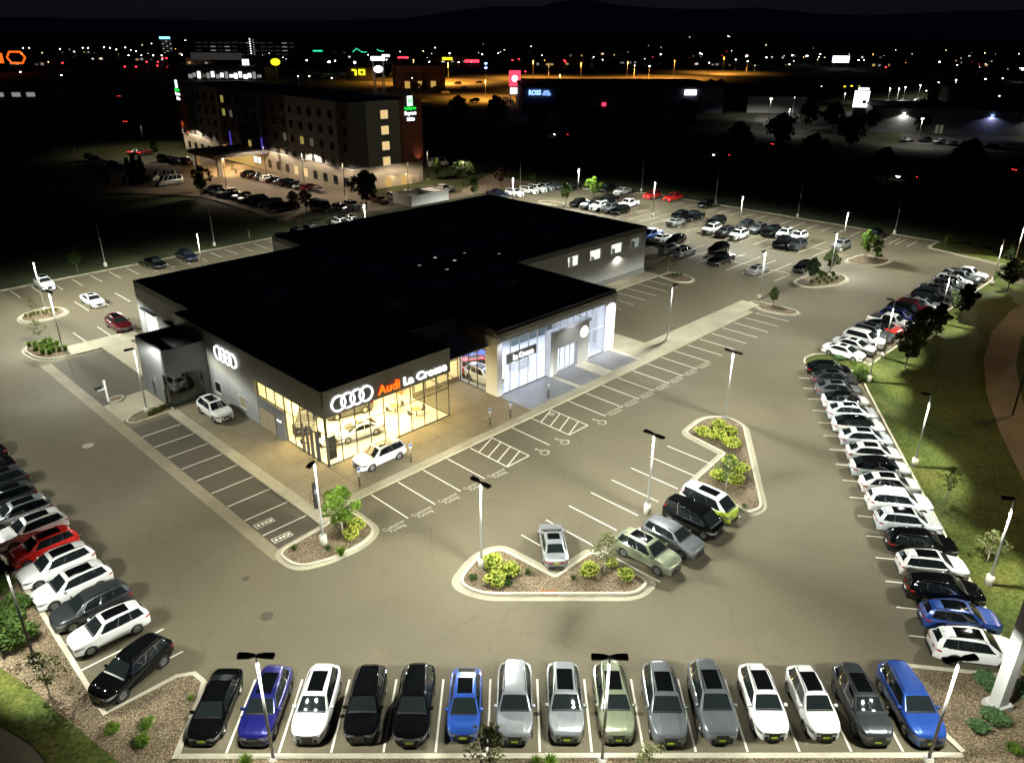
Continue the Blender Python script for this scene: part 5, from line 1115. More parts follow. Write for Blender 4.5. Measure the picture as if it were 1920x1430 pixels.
for i, (x, y, s, k, lb) in enumerate([(212, 1372, 1.0, 'round', 'bright round shrub leftmost of three in the lower left bed'), (277, 1362, 1.0, 'round', 'bright round shrub uppermost of three in the lower left bed'), (269, 1395, 1.0, 'round', 'bright round shrub lowest of three in the lower left bed'), (358, 1310, .5, 'round', 'tiny shrub inside the tip of the lower left bed'), (952, 1096, .7, 'dark', 'low green shrub under the hydrangeas of the notched island'), (888, 1085, .6, 'dark', 'low green shrub at the left tip of the notched island'),
      (1845, 1285, 1.25, 'juniper', 'soft pale-green juniper above the white pylon base'), (1862, 1352, 1.25, 'juniper', 'soft pale-green juniper under the white pylon base'), (1833, 1368, .95, 'juniper', 'soft pale-green juniper lower left of the pylon'), (1915, 1300, 1.2, 'juniper', 'juniper right of the white pylon'), (1900, 1408, 1.0, 'round', 'dense green shrub in the lower right corner'),
      (1600, 683, .8, 'round', 'clipped bright shrub nearest the black SUV at the row corner'), (1614, 692, .8, 'round', 'clipped bright shrub in the middle of the row corner'), (1604, 699, .7, 'round', 'clipped bright shrub at the lower row corner'), (1575, 675, 1.0, 'juniper', 'low spreading bright shrub behind the black SUV'), (1868, 521, 1.1, 'round', 'bright low shrub at the far end of the upper row')]):
    bush(k, P2(x, y), lb, s, rs)
lf_ = 'leafy bushes'
for (x, y, s, lb) in [(30, 1150, 1.0, 'leafy bush nearest the lamp pole at the left edge'), (5, 1180, 1.15, 'leafy bush in the middle of the left edge'), (35, 1205, 1.2, 'large leafy bush lowest at the left edge'), (0, 1110, .9, 'leafy bush uppermost at the left edge'), (1618, 712, .95, 'bushy green shrub beside the bank lamp pole'), (1540, 515, .6, 'bush on the near oval island'), (1560, 517, .5, 'small bush on the near oval island'), (1648, 482, .6, 'bush on the far oval island')]:
    bush('leafy', P2(x, y), lb, s, lf_)
gg = 'grass clumps'
for i, (x, y, k, s, lb) in enumerate([(640, 1040, 0, 1.1, 'green grass clump before the corner lamp pole base'), (552, 1030, 2, .9, 'grass clump at the left end of the corner island'), (615, 1030, 2, .8, 'grass clump beside the corner lamp pole'), (462, 1432, 0, 1.0, 'grass clump at the bottom edge before the navy car'), (1032, 1436, 0, 1.1, 'grass clump at the bottom edge in the middle'), (1005, 1432, 0, .8, 'lesser grass clump at the bottom edge in the middle'), (990, 1075, 2, .9, 'grass tuft left of the notch'), (1075, 1085, 2, .7, 'grass tuft right of the notch'), (1395, 950, 2, .7, 'grass tuft at the lower end of the long island'), (1775, 458, 1, 2.4, 'tall tan ornamental grass at the far lawn corner')]):
    grass(k, P2(x, y), lb, s, gg)
for i in range(9): grass(1 if i % 3 else 0, ab(-6.7 + .32 * i, -20.75 - .09 * i + .12 * (i % 2)), f"ornamental grass in the service bed, {ORD[i]} from the lamp pole", .75, 'grass in the service bed')
for i in range(15): grass(0, ab(-9.2 + .55 * (i % 5) + .2 * (i // 5), -48.2 + 1.75 * (i // 5) + jit(.35)), f"bright grass clump on the left island, row {['back', 'middle', 'front'][i // 5]}, {ORD[i % 5]} from the left", 1.15, 'grass clumps on the left island')
for i in range(8): grass(1, ab(-6.2 + .5 * i, -60.1 + .25 * math.sin(i * 2)), f"dry grass clump on the small oval island, {ORD[i]} from the left", .75, 'dry grass on the oval island')
for i in range(6): grass(2, ab(68.6 + .4 * i, -11.6 + .5 * (i % 3)), f"grass clump on the service wing island, {ORD[i]} from the wall", .9, 'grass on the service wing island')
for i in range(10): grass(2, ab(81.5 + .55 * i, 5.2 + 1.2 * (i % 3) * .8), f"grass clump on the near oval island, {ORD[i]} from the left", 1.1, 'grass on the near oval island')

# ================================================================== SMALL THINGS NEAR THE SHOWROOM
g = 'sign bollards along the walk'
for (x, y, lb) in [(675, 912, 'sign bollard nearest the corner, by the white SUV'), (771, 866, 'sign bollard behind the white SUV outside'), (919, 798, 'sign bollard left of the pair by the white showroom'), (957, 783, 'sign bollard right of the pair by the white showroom'), (1028, 745, 'sign bollard on the dark plaza paving')]:
    p = at(x, y, .12); r0 = tag(empty('sign_bollard', p, TH), lb, 'bollard', g)
    MB().cyl((0, 0), .085, .085, 0, .95, 12).obj('post_sleeve', mat('bollard_brown', (.07, .05, .035), .5), r0, True); MB().cyl((0, 0), .03, .03, .95, 1.5, 8).obj('post', 'pole_metal', r0)
    MB().box(-.16, .16, -.02, .02, 1.38, 1.85).obj('sign_plate', 'plate_white', r0); MB().box(-.12, .12, -.026, -.018, 1.55, 1.8).obj('sign_symbol', 'sign_blue', r0)
op = tag(empty('order_post', at(203, 752, .1), TH), 'white order post with black screen arm on a little round bed', 'order post')
MB().box(-.09, .09, -.09, .09, 0, 2.2).obj('post', 'wall_white', op); MB().box(-.75, .1, -.06, .06, 1.35, 1.5).obj('arm', 'wall_white', op); MB().box(-1.0, -.35, -.1, .1, 1.5, 1.85).obj('screen', 'ink', op); MB().box(-.12, .12, -.12, .12, 2.2, 2.28).obj('cap', 'wall_white', op)
ch = tag(empty('charging_station', at(594, 952, .12), TH), 'slim black charging station with cable loops behind the corner lamp', 'charging station')
MB().box(-.16, .16, -.12, .12, 0, 2.3).obj('cabinet', 'ink', ch); MB().box(-.12, .12, -.13, -.12, 1.35, 1.8).obj('screen', mat('screen_grey', (.2, .22, .24), .2), ch)
for s in (-1, 1): MB().tube([(s * .16, 0, 1.7), (s * .42, 0, 1.6), (s * .46, 0, 1.0), (s * .3, 0, .75), (s * .16, 0, .95)], .025, 6).obj('cable', 'ink', ch, True)
py = tag(empty('sign_pylon', (27.35, 32.55, .1), .35), 'thick pale square pylon rising out of frame at lower right', 'pylon')
MB().box(-.62, .62, -.5, .5, 0, .35).obj('footing', 'wall_light', py); MB().box(-.32, .32, -.32, .32, .35, 13.5).obj('column', 'wall_light', py); MB().box(-.2, 2.8, -.35, .35, 13.5, 17).obj('sign_cabinet', 'panel_grey', py)
for (x, y) in ((-.5, -.4), (.5, -.4), (.5, .4), (-.5, .4)): MB().cyl((x, y), .06, .06, .35, .43, 8).obj('anchor_bolt', 'pole_metal', py)

# ================================================================== THE HOTEL
mat('stone', (.30, .26, .21), .8, var=.12, vscale=1.5); mat('hotel_dark', (.085, .08, .08), .7, var=.08); mat('hotel_grey', (.25, .247, .25), .7, var=.06); mat('hotel_red', (.24, .07, .04), .7, var=.1); mat('hotel_navy', (.10, .105, .14), .7)
mat('hotel_lot', (.17, .135, .10), .85, var=.1, vscale=.2)
glow('win_warm', (1, .72, .32), .85); glow('win_yellow', (1, .80, .2), .35); glow('win_dim', (.9, .85, .6), .10); glow('win_gold', (1, .62, .16), .55, False); glow('win_white', (1, .95, .85), 1.3); glow('sign_green', (.02, 1, .08), 1.0); glow('neon_blue', (.12, .08, 1), .9); mat('win_dark', (.012, .014, .018), .15)
HC0 = Vector((-36.4, 181.1, 0)); HH = R(44.0)
lotH = ss('hotel_drive', MB().sheet(W2([(44, -178), (74.5, -178), (74.5, -84), (92, -84), (112, -96), (112, -79), (76, -79), (46.5, -84), (46.5, -118), (40, -130), (20, -152), (-60, -200), (-60, -207), (16, -160), (38, -150), (42, -160)]), .125), 'hotel_lot', label='tan drive and car park in front of the hotel')
hot = tag(empty('hotel_building', HC0, HH), 'dark five-storey hotel with lit end windows and entrance canopy', 'building')
HW, HL, HZ = 20.0, 92.0, 19.2
def hb(name, m, x0, x1, y0, y1, z0, z1, parent=hot): return MB().box(x0, x1, y0, y1, z0, z1).obj(name, m, parent)
hb('core', 'hotel_dark', .4, HW - .2, .4, HL - .4, 0, HZ - .6); hb('roof', 'roof_black', .2, HW, .2, HL, HZ - .58, HZ - .2)
hb('stone_base', 'stone', .0, .4, 0, HL, 0, 4.9); hb('stone_base', 'stone', .4, HW, .0, .4, 0, 4.9); hb('string_course', 'wall_light', -.12, .5, -.12, HL, 4.9, 5.1); hb('string_course', 'wall_light', .5, HW, -.12, .4, 4.9, 5.1)
bays = [(0, 5, 'hotel_dark', .1), (5, 27.4, 'hotel_grey', -.35), (27.4, 41.5, 'hotel_dark', .1), (41.5, 59.5, 'hotel_navy', -.3), (59.5, 65.3, 'hotel_dark', .1), (65.3, 79.2, 'hotel_grey', -.35), (79.2, 87.5, 'hotel_dark', .1), (87.5, 92, 'hotel_red', -.5)]
lit = {(62.4, 3): 'win_yellow', (62.4, 2): 'win_yellow', (55.7, 2): 'win_dim', (50.5, 0): 'win_yellow', (29.6, 1): 'win_dim', (20.8, 1): 'win_yellow', (16, 1): 'win_dim'}
for (y0, y1, m, o_) in bays:
    f = hb('facade_bay', m, o_, .4, y0 + .02, y1 - .02, 5.1, HZ + (.3 if m != 'hotel_dark' else 0))
    n = max(1, int((y1 - y0) / 4.4))
    for i in range(n):
        yc = y0 + (y1 - y0) * (i + .5) / n
        for fl in range(4):
            z = 5.25 + 3.45 * fl
            key = [k for k in lit if abs(k[0] - yc) < 2.3 and k[1] == fl]
            wm = lit.pop(key[0]) if key else 'win_dark'
            w = hb('window', wm, o_ - .04, o_ + .06, yc - .75, yc + .75, z, z + 1.75, f); hb('window_frame', 'hotel_dark', o_ - .07, o_ - .03, yc - .04, yc + .04, z, z + 1.75, w)
            if wm == 'win_dark' and (i + fl) % 3 == 0: hb('unit_grille', 'hotel_grey', o_ - .06, o_, yc - .7, yc + .7, z - .5, z - .05, w)
for i in range(20):
    y = 3 + 4.5 * i
    if 42 < y < 67: continue
    hb('ground_window', 'win_warm' if i in (4, 5) else 'win_dark', -.05, .05, y - .9, y + .9, .9, 2.9)
ebays = [(0, 4.5, 'hotel_dark', .12), (4.5, 13.8, 'hotel_grey', -.1), (13.8, 20, 'hotel_red', -.45)]
for (x0, x1, m, o_) in ebays: hb('facade_bay', m, x0 + .02, x1 - .02, o_, .4, 5.1, HZ + .2)
for fl in range(4):
    z = 5.15 + 3.45 * fl
    w = hb('window', 'wall_light', 8.3, 10.5, -.16, -.08, z - .1, z + 1.95)
    for s in (0, 1): hb('pane', 'win_warm', 8.4 + 1.02 * s, 9.38 + 1.02 * s, -.2, -.14, z, z + 1.85, w)
for x in (9.6, 14.1): d = hb('entrance_door', 'win_gold', x - .8, x + .8, -.06, .05, .1, 2.3); hb('door_lamp', 'win_white', x + .9, x + 1.15, -.2, -.04, 2.4, 2.6, d)
for (x, p) in ((10.4, 260), (14.9, 260)): spot('door_light', (x, -1.0, 2.9), p, (1, .72, .3), hot, size=150, radius=.1, batwing=False)
spot('uplight', (18.6, -1.6, 5.2), 130, (1, .55, .35), hot, size=80, blend=.8, batwing=False, direction=(-.1, .55, 1))
for k, (y, c_) in enumerate([(41.5, 'neon_blue'), (59.5, 'neon_blue')]): hb('light_strip', c_, -.42, -.34, y - .14, y + .14, 4.0, 8.2)
sgn = hb('sign_cabinet', 'hotel_dark', 14.9, 18.1, -.62, -.46, 14.4, 19.9)
hb('sign_block', glow('sign_mint', (.75, 1, .88), 1.7), 15.7, 17.2, -.72, -.62, 17.9, 20.1, sgn)
sign('H', 16.45, -.78, 19.0, 1.3, 'sign_green', .9, hot, bold=.03)
sign('Holiday Inn', 16.5, -.70, 17.3, .95, 'sign_green', 3.3, hot, bold=.02); sign('Express', 16.5, -.70, 16.2, 1.05, 'letter_white', 3.3, hot, bold=.03); sign('& Suites', 16.5, -.70, 15.0, .85, 'letter_white', 2.2, hot, bold=.03)
sg2 = hb('sign_cabinet', 'hotel_dark', -.7, -.5, 88, 91.2, 14.4, 19.9)
hb('sign_block', 'sign_mint', -.8, -.7, 88.9, 90.4, 17.9, 20.1, sg2)
sign('Holiday Inn', -.78, 89.6, 17.3, .95, 'sign_green', 3.1, hot, rz=-math.pi / 2, bold=.02); sign('Express', -.78, 89.6, 16.2, 1.05, 'letter_white', 3.1, hot, rz=-math.pi / 2, bold=.03); sign('& Suites', -.78, 89.6, 15.0, .85, 'letter_white', 2.2, hot, rz=-math.pi / 2, bold=.03)
can = hb('canopy', 'hotel_dark', -15, -.6, 38, 53.5, 4.7, 5.5); hb('canopy_edge', mat('canopy_brown', (.14, .07, .04), .5), -15.1, -14.9, 37.9, 53.6, 4.5, 5.55, can)
for (x, y) in [(-13.5, 39.5), (-13.5, 52), (-7, 52)]: hb('canopy_column', 'stone', x - .5, x + .5, y - .5, y + .5, 0, 4.7, can)
for k in range(8): hb('lobby_window', 'win_gold', -.08, .02, 48 + 2.2 * k, 49.9 + 2.2 * k, .2, 4.2)
hb('lobby_window', 'win_white', -.08, .02, 46.0, 47.6, 1.4, 3.0); hb('lobby_window', 'win_white', -.08, .02, 43.8, 45.4, 1.4, 3.0)
for (x, y) in [(-8, 43), (-8, 49), (-12, 41), (-3, 52)]: area('canopy_light', (x, y, 4.6), 3, 3, 900, (1, .66, .3), parent=hot)
for (y, p) in [(70, 200), (75, 160), (82, 120), (91, 300), (36, 160), (12, 200), (20, 220), (28, 160), (5, 120)]: spot('added_wall_wash', (-2.2, y, 6.6), p * 1.0, (1, .93, .82), hot, size=100, blend=.9, batwing=False, direction=(.42, 0, -1), radius=.2)  # added spots without fixtures, brightening the hotel's lower facade
spot('wall_wash_red', (-2.4, 90.3, 8.6), 260, (1, .45, .2), hot, size=60, blend=.8, batwing=False, direction=(1, 0, -.5))
for k, (x, y, h) in enumerate([(425, 352, 7.0), (500, 330, 7.6), (571, 347, 7.5), (647, 370, 7.5), (766, 360, 7.0), (803, 338, 7.0), (350, 290, 7.5), (272, 283, 7.5), (869, 357, 7.0)]):
    lamp_pole(pw(x, y), f"hotel car park lamp pole with dark shaft, {['by the leafy tree', 'before the lobby', 'before the facade middle', 'near the hotel corner', 'at the end wall', 'past the end wall', 'by the canopy', 'at the far left drive', 'behind the dealership roof'][k]}", [HA + (math.pi if k % 2 else 0)], base=.3, power=.42, dark=True, h=h, group='hotel lamp poles', col=(1, .82, .58))
gh = 'cars parked at the hotel'
hc = ['black', 'black', 'darkgrey', 'white', 'black', 'darkgrey', 'midnight', 'black', 'grey', 'maroon', 'silver']
for i in range(11): car('sedan' if i % 3 else 'suv', ab(66.8 + .1 * i, -135.2 + 2.85 * i), HA + (0 if i != 10 else math.pi / 2), hc[i], f"{CWORD[hc[i]]} car along the hotel front, {ORD[i]} from the canopy", gh, lod=1)
hc = ['darkgrey', 'grey', 'white', 'black', 'darkgrey', 'silver', 'black', 'black', 'darkgrey', 'midnight', 'black']
for i in range(11): car('sedan' if i % 2 else 'suv', ab(50.6 + .2 * i, -122.5 + 2.85 * i), HA + math.pi, hc[i], f"{CWORD[hc[i]]} car in the hotel's outer row, {ORD[i]} from the drive", gh, lod=1)
for i, (x, y, kd, c, h, lb) in enumerate([(318, 343, 'van', 'silver', HA + math.pi, 'silver passenger van beside tall shrubs on the hotel drive'), (306, 333, 'van', 'white', HA + math.pi, 'white van behind the silver passenger van'), (305, 298, 'suv', 'black', HB, 'black car first of four left of the canopy'), (318, 298, 'sedan', 'grey', HB, 'grey car second of four left of the canopy'), (333, 302, 'suv', 'silver', HB, 'silver car third of four left of the canopy'), (350, 304, 'suv', 'maroon', HB, 'dark red car fourth of four left of the canopy'), (272, 285, 'sedan', 'maroon', R(60), 'car with glowing red tail lights on the far drive'), (255, 284, 'sedan', 'silver', R(60), 'pale car beside the one with red tail lights'), (168, 296, 'suv', 'silver', HB, 'silver car first of the far left cluster'), (180, 301, 'suv', 'grey', HB, 'grey car second of the far left cluster'), (195, 306, 'sedan', 'white', HB, 'white car third of the far left cluster'), (212, 309, 'suv', 'darkgrey', HB, 'dark car fourth of the far left cluster'), (228, 314, 'sedan', 'silver', HB, 'silver car fifth of the far left cluster'),
    (603, 392, 'van', 'darkgrey', HB, 'dark grey van behind the dealership roof'), (638, 392, 'suv', 'darkgrey', HB, 'dark car beside the dark grey van'), (660, 386, 'suv', 'silver', HB, 'silver car left of the big dark tree'), (712, 376, 'sedan', 'maroon', HB, 'dark sedan right of the big dark tree'), (740, 370, 'suv', 'grey', HB, 'grey SUV before the hotel end wall'), (776, 363, 'suv', 'black', HB, 'black SUV under the hotel end lamp'), (832, 356, 'pickup', 'white', HA, 'white pickup by the hotel side drive'), (822, 308, 'van', 'white', HA, 'white truck behind the hotel corner')]):
    p = at(x, y, .7); car(kd, (p.x, p.y, .12), h, c, lb, gh, lod=1, lights='red tail' in lb)
# white cars peeping over the black roof at the left
for i, (x, y, c) in enumerate([(640, 412, 'white'), (662, 408, 'white'), (585, 424, 'silver'), (560, 430, 'darkgrey')]):
    p = at(x, y, 1.4); car('suv', (p.x, p.y), HB, c, f"{c} car roof peeping over the black roof edge, {ORD[i]} of four", 'cars behind the dealership roof', lod=1)
enc = tag(empty('bin_enclosure', (*at(790, 378)[:2], .1), TH), 'walled refuse enclosure behind the black roof', 'enclosure')
for (x0, x1, y0, y1) in [(-5, 5, -3.2, -3.0), (-5, 5, 3.0, 3.2), (-5.2, -5, -3.2, 3.2), (5, 5.2, -3.2, 3.2)]: MB().box(x0, x1, y0, y1, 0, 2.2).obj('wall', 'wall_light', enc)
MB().box(2, 4.6, -2.5, 2.5, 0, 1.9).obj('shed', 'wall_light', enc); MB().box(1.9, 4.7, -2.6, 2.6, 1.9, 2.05).obj('shed_roof', 'wall_white', enc)
tree('big', P2(688, 392), 'big dark tree before the hotel corner', .95); tree('big', P2(868, 350), 'dark tree at the end of the hotel drive', .85); tree('autumn', P2(381, 367), 'reddish tree on the hotel drive before the canopy', 1.5); tree('round', P2(377, 368), 'green tree under the reddish one on the hotel drive', 1.3)
for i, (x, y, k, s) in enumerate([(245, 345, 'conifer', .8), (258, 346, 'conifer', .95), (270, 346, 'conifer', .85), (552, 398, 'autumn', 1.0), (575, 402, 'autumn', 1.1), (820, 335, 'round', 1.3), (940, 352, 'autumn', 1.1), (890, 372, 'round', 1.2), (292, 295, 'round', 1.2)]):
    tree(k, P2(x, y), f"hotel ground tree, {['left of the tall shrub trio', 'middle of the tall shrub trio', 'right of the tall shrub trio', 'reddish pair, left one', 'reddish pair, right one', 'small one behind the hotel corner', 'dark red one by the bare lot', 'green one at the roof edge', 'small one left of the canopy'][i]}", s)
g = 'flower pots at the hotel entrance'
for i, (x, y) in enumerate([(442, 325), (436, 319), (420, 314)]):
    p = at(x, y); r0 = tag(empty('flower_pot', (p.x, p.y, .125)), f"big flower pot at the hotel entrance, {ORD[i]} from the right", 'flower pot', g); MB().lathe([(0, 0), (.35, 0), (.5, .6), (.45, .6), (.4, .5), (0, .5)], 'z', 12).obj('pot', 'stone', r0, True); f, s, b = BUSH['round']; o = link('plant', f, r0, (0, 0, .5))

# ================================================================== THE TOWN BEYOND
def far_pt(x, y, z=0.0): return at(x, y, z)
glow('far_white', (1, .96, .86), 26); glow('far_orange', (1, .42, .06), 16); glow('far_red', (1, .03, .04), 9); glow('far_warm', (1, .72, .38), 18); glow('far_cool', (.7, .85, 1), 16); glow('far_green', (.05, 1, .55), 1.0); glow('far_blue', (.2, .35, 1), 10); glow('far_yellow', (1, .85, .02), 1.6); glow('far_cyan', (.25, .8, 1), 2.2); glow('dim_white', (.9, .92, .85), .28); glow('panel_white', (1, .98, .95), 2.4); glow('panel_red', (1, .05, .10), 2.0); glow('panel_blue', (.25, .45, 1), 2.4); glow('hex_orange', (1, .13, .01), 1.5); glow('dim_panel', (.55, .55, .5), .05)
mat('far_wall', (.10, .10, .11), .8); mat('far_wall_blue', (.10, .11, .16), .8); mat('far_roof', (.02, .02, .025), .8); mat('far_brick', (.30, .13, .06), .8)
mat('far_asphalt', (.07, .065, .06), .9, var=.2, vscale=.05)
def far_box(name, cat, label, x, y, w, d, h, rz=0.0, m='far_wall', roof='far_roof', group=None):
    p = far_pt(x, y); r0 = tag(empty(name, (p.x, p.y, -.08), rz), label, cat, group)
    MB().box(-w / 2, w / 2, 0, d, 0, h).obj('wall', m, r0); MB().box(-w / 2 - .2, w / 2 + .2, -.2, d + .2, h, h + .6).obj('roof', roof, r0); return r0
# paved lots
for (pts, m, lb) in [([(700, 175), (960, 192), (1150, 185), (1420, 138), (1230, 128), (1000, 126), (800, 128), (690, 150)], 'far_asphalt', 'distant shop car park under orange lamps'), ([(1400, 250), (1700, 248), (1700, 205), (1420, 215)], 'far_asphalt', 'distant dealership lot at right'), ([(0, 139), (330, 128), (330, 121), (0, 131)], 'far_asphalt', 'distant highway at left'), ([(1690, 268), (1920, 290), (1920, 262), (1690, 250)], 'far_asphalt', 'distant car row lot at far right')]:
    ss('road', MB().sheet([tuple(far_pt(*p)[:2]) for p in pts], -.03), m, label=lb)
mb = MB(); band(mb, [tuple(far_pt(*p)[:2]) for p in [(700, 215), (1000, 232), (1300, 262), (1600, 300), (1920, 335)]], 0, 16, -.2, -.02); ss('road', mb, 'far_asphalt', label='dark highway beyond the rear lot')
# big shop with blue letters
st = far_pt(1180, 212); shop = tag(empty('shop_building', (st.x - 4, st.y, -.08), R(3)), 'long dark shop with blue glowing letters', 'building')
MB().box(-44, 46, 0, 55, 0, 10.5).obj('wall', 'far_wall_blue', shop); MB().box(-44.4, 46.4, -.4, 55.4, 10.5, 11.3).obj('roof', 'far_roof', shop)
sign('ROSS', -38.5, -.6, 8.6, 2.2, 'panel_blue', 5.4, shop, bold=.05); sign('DRESS\nFOR LESS', -33.4, -.6, 8.4, 2.0, 'panel_blue', 3.6, shop, bold=.02)
MB().box(28.2, 33.4, -.7, -.1, 7.6, 9.8).obj('sign_board', 'panel_white', shop); MB().box(-8.5, -6.8, -.5, -.05, 3, 4.4).obj('lit_window', 'panel_red', shop)
# orange brick store
bs = far_box('store_building', 'building', 'orange-lit brick store left of the red sign', 790, 166, 30, 22, 13, R(14), 'far_brick')
MB().box(-14, 14, -.3, 0, 8.5, 9.1).obj('cornice', 'far_wall', bs)
for k in range(3): MB().box(-10 + 8 * k, -7 + 8 * k, -.4, -.05, .3, 4.2).obj('shop_window', 'win_gold', bs)
def orange(x, y, z, p, c=(1, .45, .08), r=.5):
    q = far_pt(x, y, 0); root = tag(empty('street_lamp', (q.x, q.y, 0)), None, 'street lamp')
    return root, q
LN = [0]
def zone(x, y):
    if y < 75: return 'high on the dark ridge'
    if x < 225: return 'near the highway at far left'
    if x < 375: return 'below the block with the cyan sign'
    if x < 560: return 'by the bright store above the hotel'
    if x < 720: return 'right of the bright store above the hotel'
    if x < 960: return 'left of the tall red pylon'
    if x < 1200: return 'right of the tall red pylon'
    if x < 1420: return 'beyond the long blue-lettered shop'
    if x < 1560: return 'left of the white billboard'
    if x < 1700: return 'round the digital sign'
    return 'near the right-hand dealership'
def far_lamp(x, y, h, m='far_white', power=0, col=(1, .9, .7), k=1.0, label=None):
    """street lamp whose head shows at (x, y)"""
    q = at(x, y, h); D = q.length; r_ = D * .00072 * k; LN[0] += 1
    r0 = tag(empty('street_lamp', (q.x, q.y, -.08)), label, 'street lamp', 'distant street lamps')
    MB().cyl((0, 0), .12, .09, 0, h - r_ * .2, 6).obj('shaft', 'pole_metal', r0)
    MB().lathe([(0, -r_ * .7), (r_ * .8, -r_ * .4), (r_, 0), (r_ * .8, r_ * .3), (0, r_ * .45)], 'z', 10, (0, 0, h)).obj('lamp_glare_globe', m, r0, True)  # globe oversized with distance, lamp glare built into its shape
    if power: spot('lamp', (0, 0, h - r_ - .3), power, col, r0, size=165, blend=.3, radius=.6, batwing=True)
    return r0
OR = (1, .40, .05)
ol = [(1000, 114, 12, 26000), (1090, 118, 12, 26000), (1177, 116, 12, 20000), (1265, 114, 12, 20000), (1358, 108, 12, 16000), (840, 118, 12, 26000), (910, 150, 9, 12000), (1050, 140, 9, 12000), (775, 112, 14, 22000)]
for i, (x, y, h, p) in enumerate(ol): far_lamp(x, y, h, 'far_orange', p * 2.3, OR, .8, f"orange street lamp over the distant shop lot, {ORD[i]} in line")
spot('brick_wash', tuple(far_pt(790, 172, 5.0)), 9000, OR, None, size=120, batwing=False, direction=(-.1, 1, .1))
wl_ = [(43, 90, .8), (55, 90, .6), (112, 92, .8), (155, 90, .9), (165, 90, .9), (195, 89, .9), (206, 90, .9), (218, 93, .8), (235, 89, .9), (245, 94, .7), (255, 96, .7), (241, 104, 1.0), (265, 104, .8), (287, 104, 1.2), (303, 104, 1.0), (341, 103, 1.2), (361, 103, 1.1), (347, 76, .5), (284, 82, .7), (38, 135, 1.2), (115, 141, 1.1), (575, 113, 1.5), (617, 116, 2.6), (665, 117, 2.6), (628, 114, 1.2), (531, 108, .7), (513, 112, .9), (559, 143, 1.0), (580, 143, 1.0), (622, 146, 1.0), (773, 146, .9), (805, 116, 1.2), (843, 100, 1.2), (860, 117, 1.3), (904, 102, 1.0), (934, 100, .6), (993, 149, 2.0), (1016, 104, .7), (1113, 107, .8), (1130, 112, .8), (1190, 123, .7), (1218, 124, 1.7), (1239, 102, 1.2), (1313, 100, 1.4), (1330, 118, 1.0), (1400, 105, 2.2), (1380, 112, 1.0), (1402, 115, 1.0), (1437, 108, 1.4), (1486, 104, 1.5), (1513, 105, 1.9), (1480, 121, 1.1), (1538, 102, 1.0), (1610, 113, 1.3), (1620, 113, .8), (1762, 116, 1.4), (1795, 122, .9), (1918, 129, 3.0), (1880, 147, 1.0), (1867, 165, 1.6), (1848, 148, 1.3), (1793, 150, 1.2), (1760, 155, 1.2), (1726, 160, 1.2), (1752, 156, 1.0), (1698, 163, 1.2), (1686, 166, 1.2), (1669, 166, 1.2), (1737, 170, 1.0), (1446, 185, 2.4), (1540, 162, .9), (1585, 175, .9), (1481, 205, .9), (1730, 222, 2.6), (1490, 183, .7), (1874, 180, 1.0), (1365, 68, .5), (1368, 69, .5), (1293, 70, .4), (750, 97, .7), (690, 103, .8), (725, 112, 1.2)]
for i, (x, y, k) in enumerate(wl_):
    h = 9.0 if y < 150 else 7.5
    pwr = 0
    if x in (1793, 1760, 1726, 1698, 1686, 1669): pwr = 1500
    if x in (1446, 1730, 1867): pwr = 1500
    if x in (1481, 1585): pwr = 1000
    far_lamp(x, y, h, 'far_white', pwr, (1, .96, .85), k * .75, f"tiny white lamp {zone(x, y)}")
rl = random.Random(77)
for i in range(95):
    x = rl.uniform(-20, 1940); y = rl.gauss(103, 9) if x < 1500 else rl.gauss(112, 12)
    y = min(max(y, 84), 134); m = rl.choice(['far_white', 'far_warm', 'far_warm', 'far_warm', 'far_orange', 'far_orange', 'far_cool', 'far_red'])
    far_lamp(x, y, rl.choice([5, 7, 9]), m, 0, k=rl.choice([.18, .22, .28, .35, .5]), label=f"faint {dict(far_white='white', far_warm='warm', far_orange='orange', far_cool='bluish', far_red='red')[m]} town light {zone(x, y)}")
for i in range(34):
    x = rl.uniform(0, 1920); y = rl.uniform(100, 128); w_ = rl.uniform(14, 40); h_ = rl.uniform(4, 8)
    if 420 < x < 720 and y > 112: continue
    fb = far_box('town_building', 'building', f"dim low building {zone(x, y)}", x, y, w_, rl.uniform(10, 18), h_, R(rl.uniform(-20, 20)), rl.choice(['far_wall', 'far_wall_blue', 'far_brick']), group='dim town buildings')
    for q in range(rl.randrange(1, 5)):
        a = rl.uniform(-w_ / 2 + 1, w_ / 2 - 4); MB().box(a, a + rl.uniform(1, 3), -.3, -.04, 1.0, rl.uniform(2, 3)).obj('window', rl.choice(['dim_white', 'dim_white', 'win_dim', 'win_gold', 'win_white']), fb)
for i, (x, y, m, lb) in enumerate([(1611, 162, 'far_yellow', 'first'), (1597, 161, 'far_yellow', 'second'), (1584, 162, 'far_yellow', 'third')]): far_lamp(x, y, 6, m, 0, k=2.0, label=f"small yellow wall light in the right distance, {lb} of three")
for i, (x, y) in enumerate([(117, 118), (234, 125), (255, 125), (275, 116), (296, 116), (295, 123), (305, 109), (312, 109), (961, 113), (973, 111), (1058, 113), (1060, 116), (1661, 126), (985, 134)]): far_lamp(x, y, 6, 'far_red', 0, k=1.3, label=f"distant red signal light, {ORD[i]} from the left")
for i, (x, y) in enumerate([(911, 119), (911, 127)]): far_lamp(x, y, 10, 'far_blue', 0, k=2.4, label=f"blue-white sign light in the distance, {['upper', 'lower'][i]} of two")
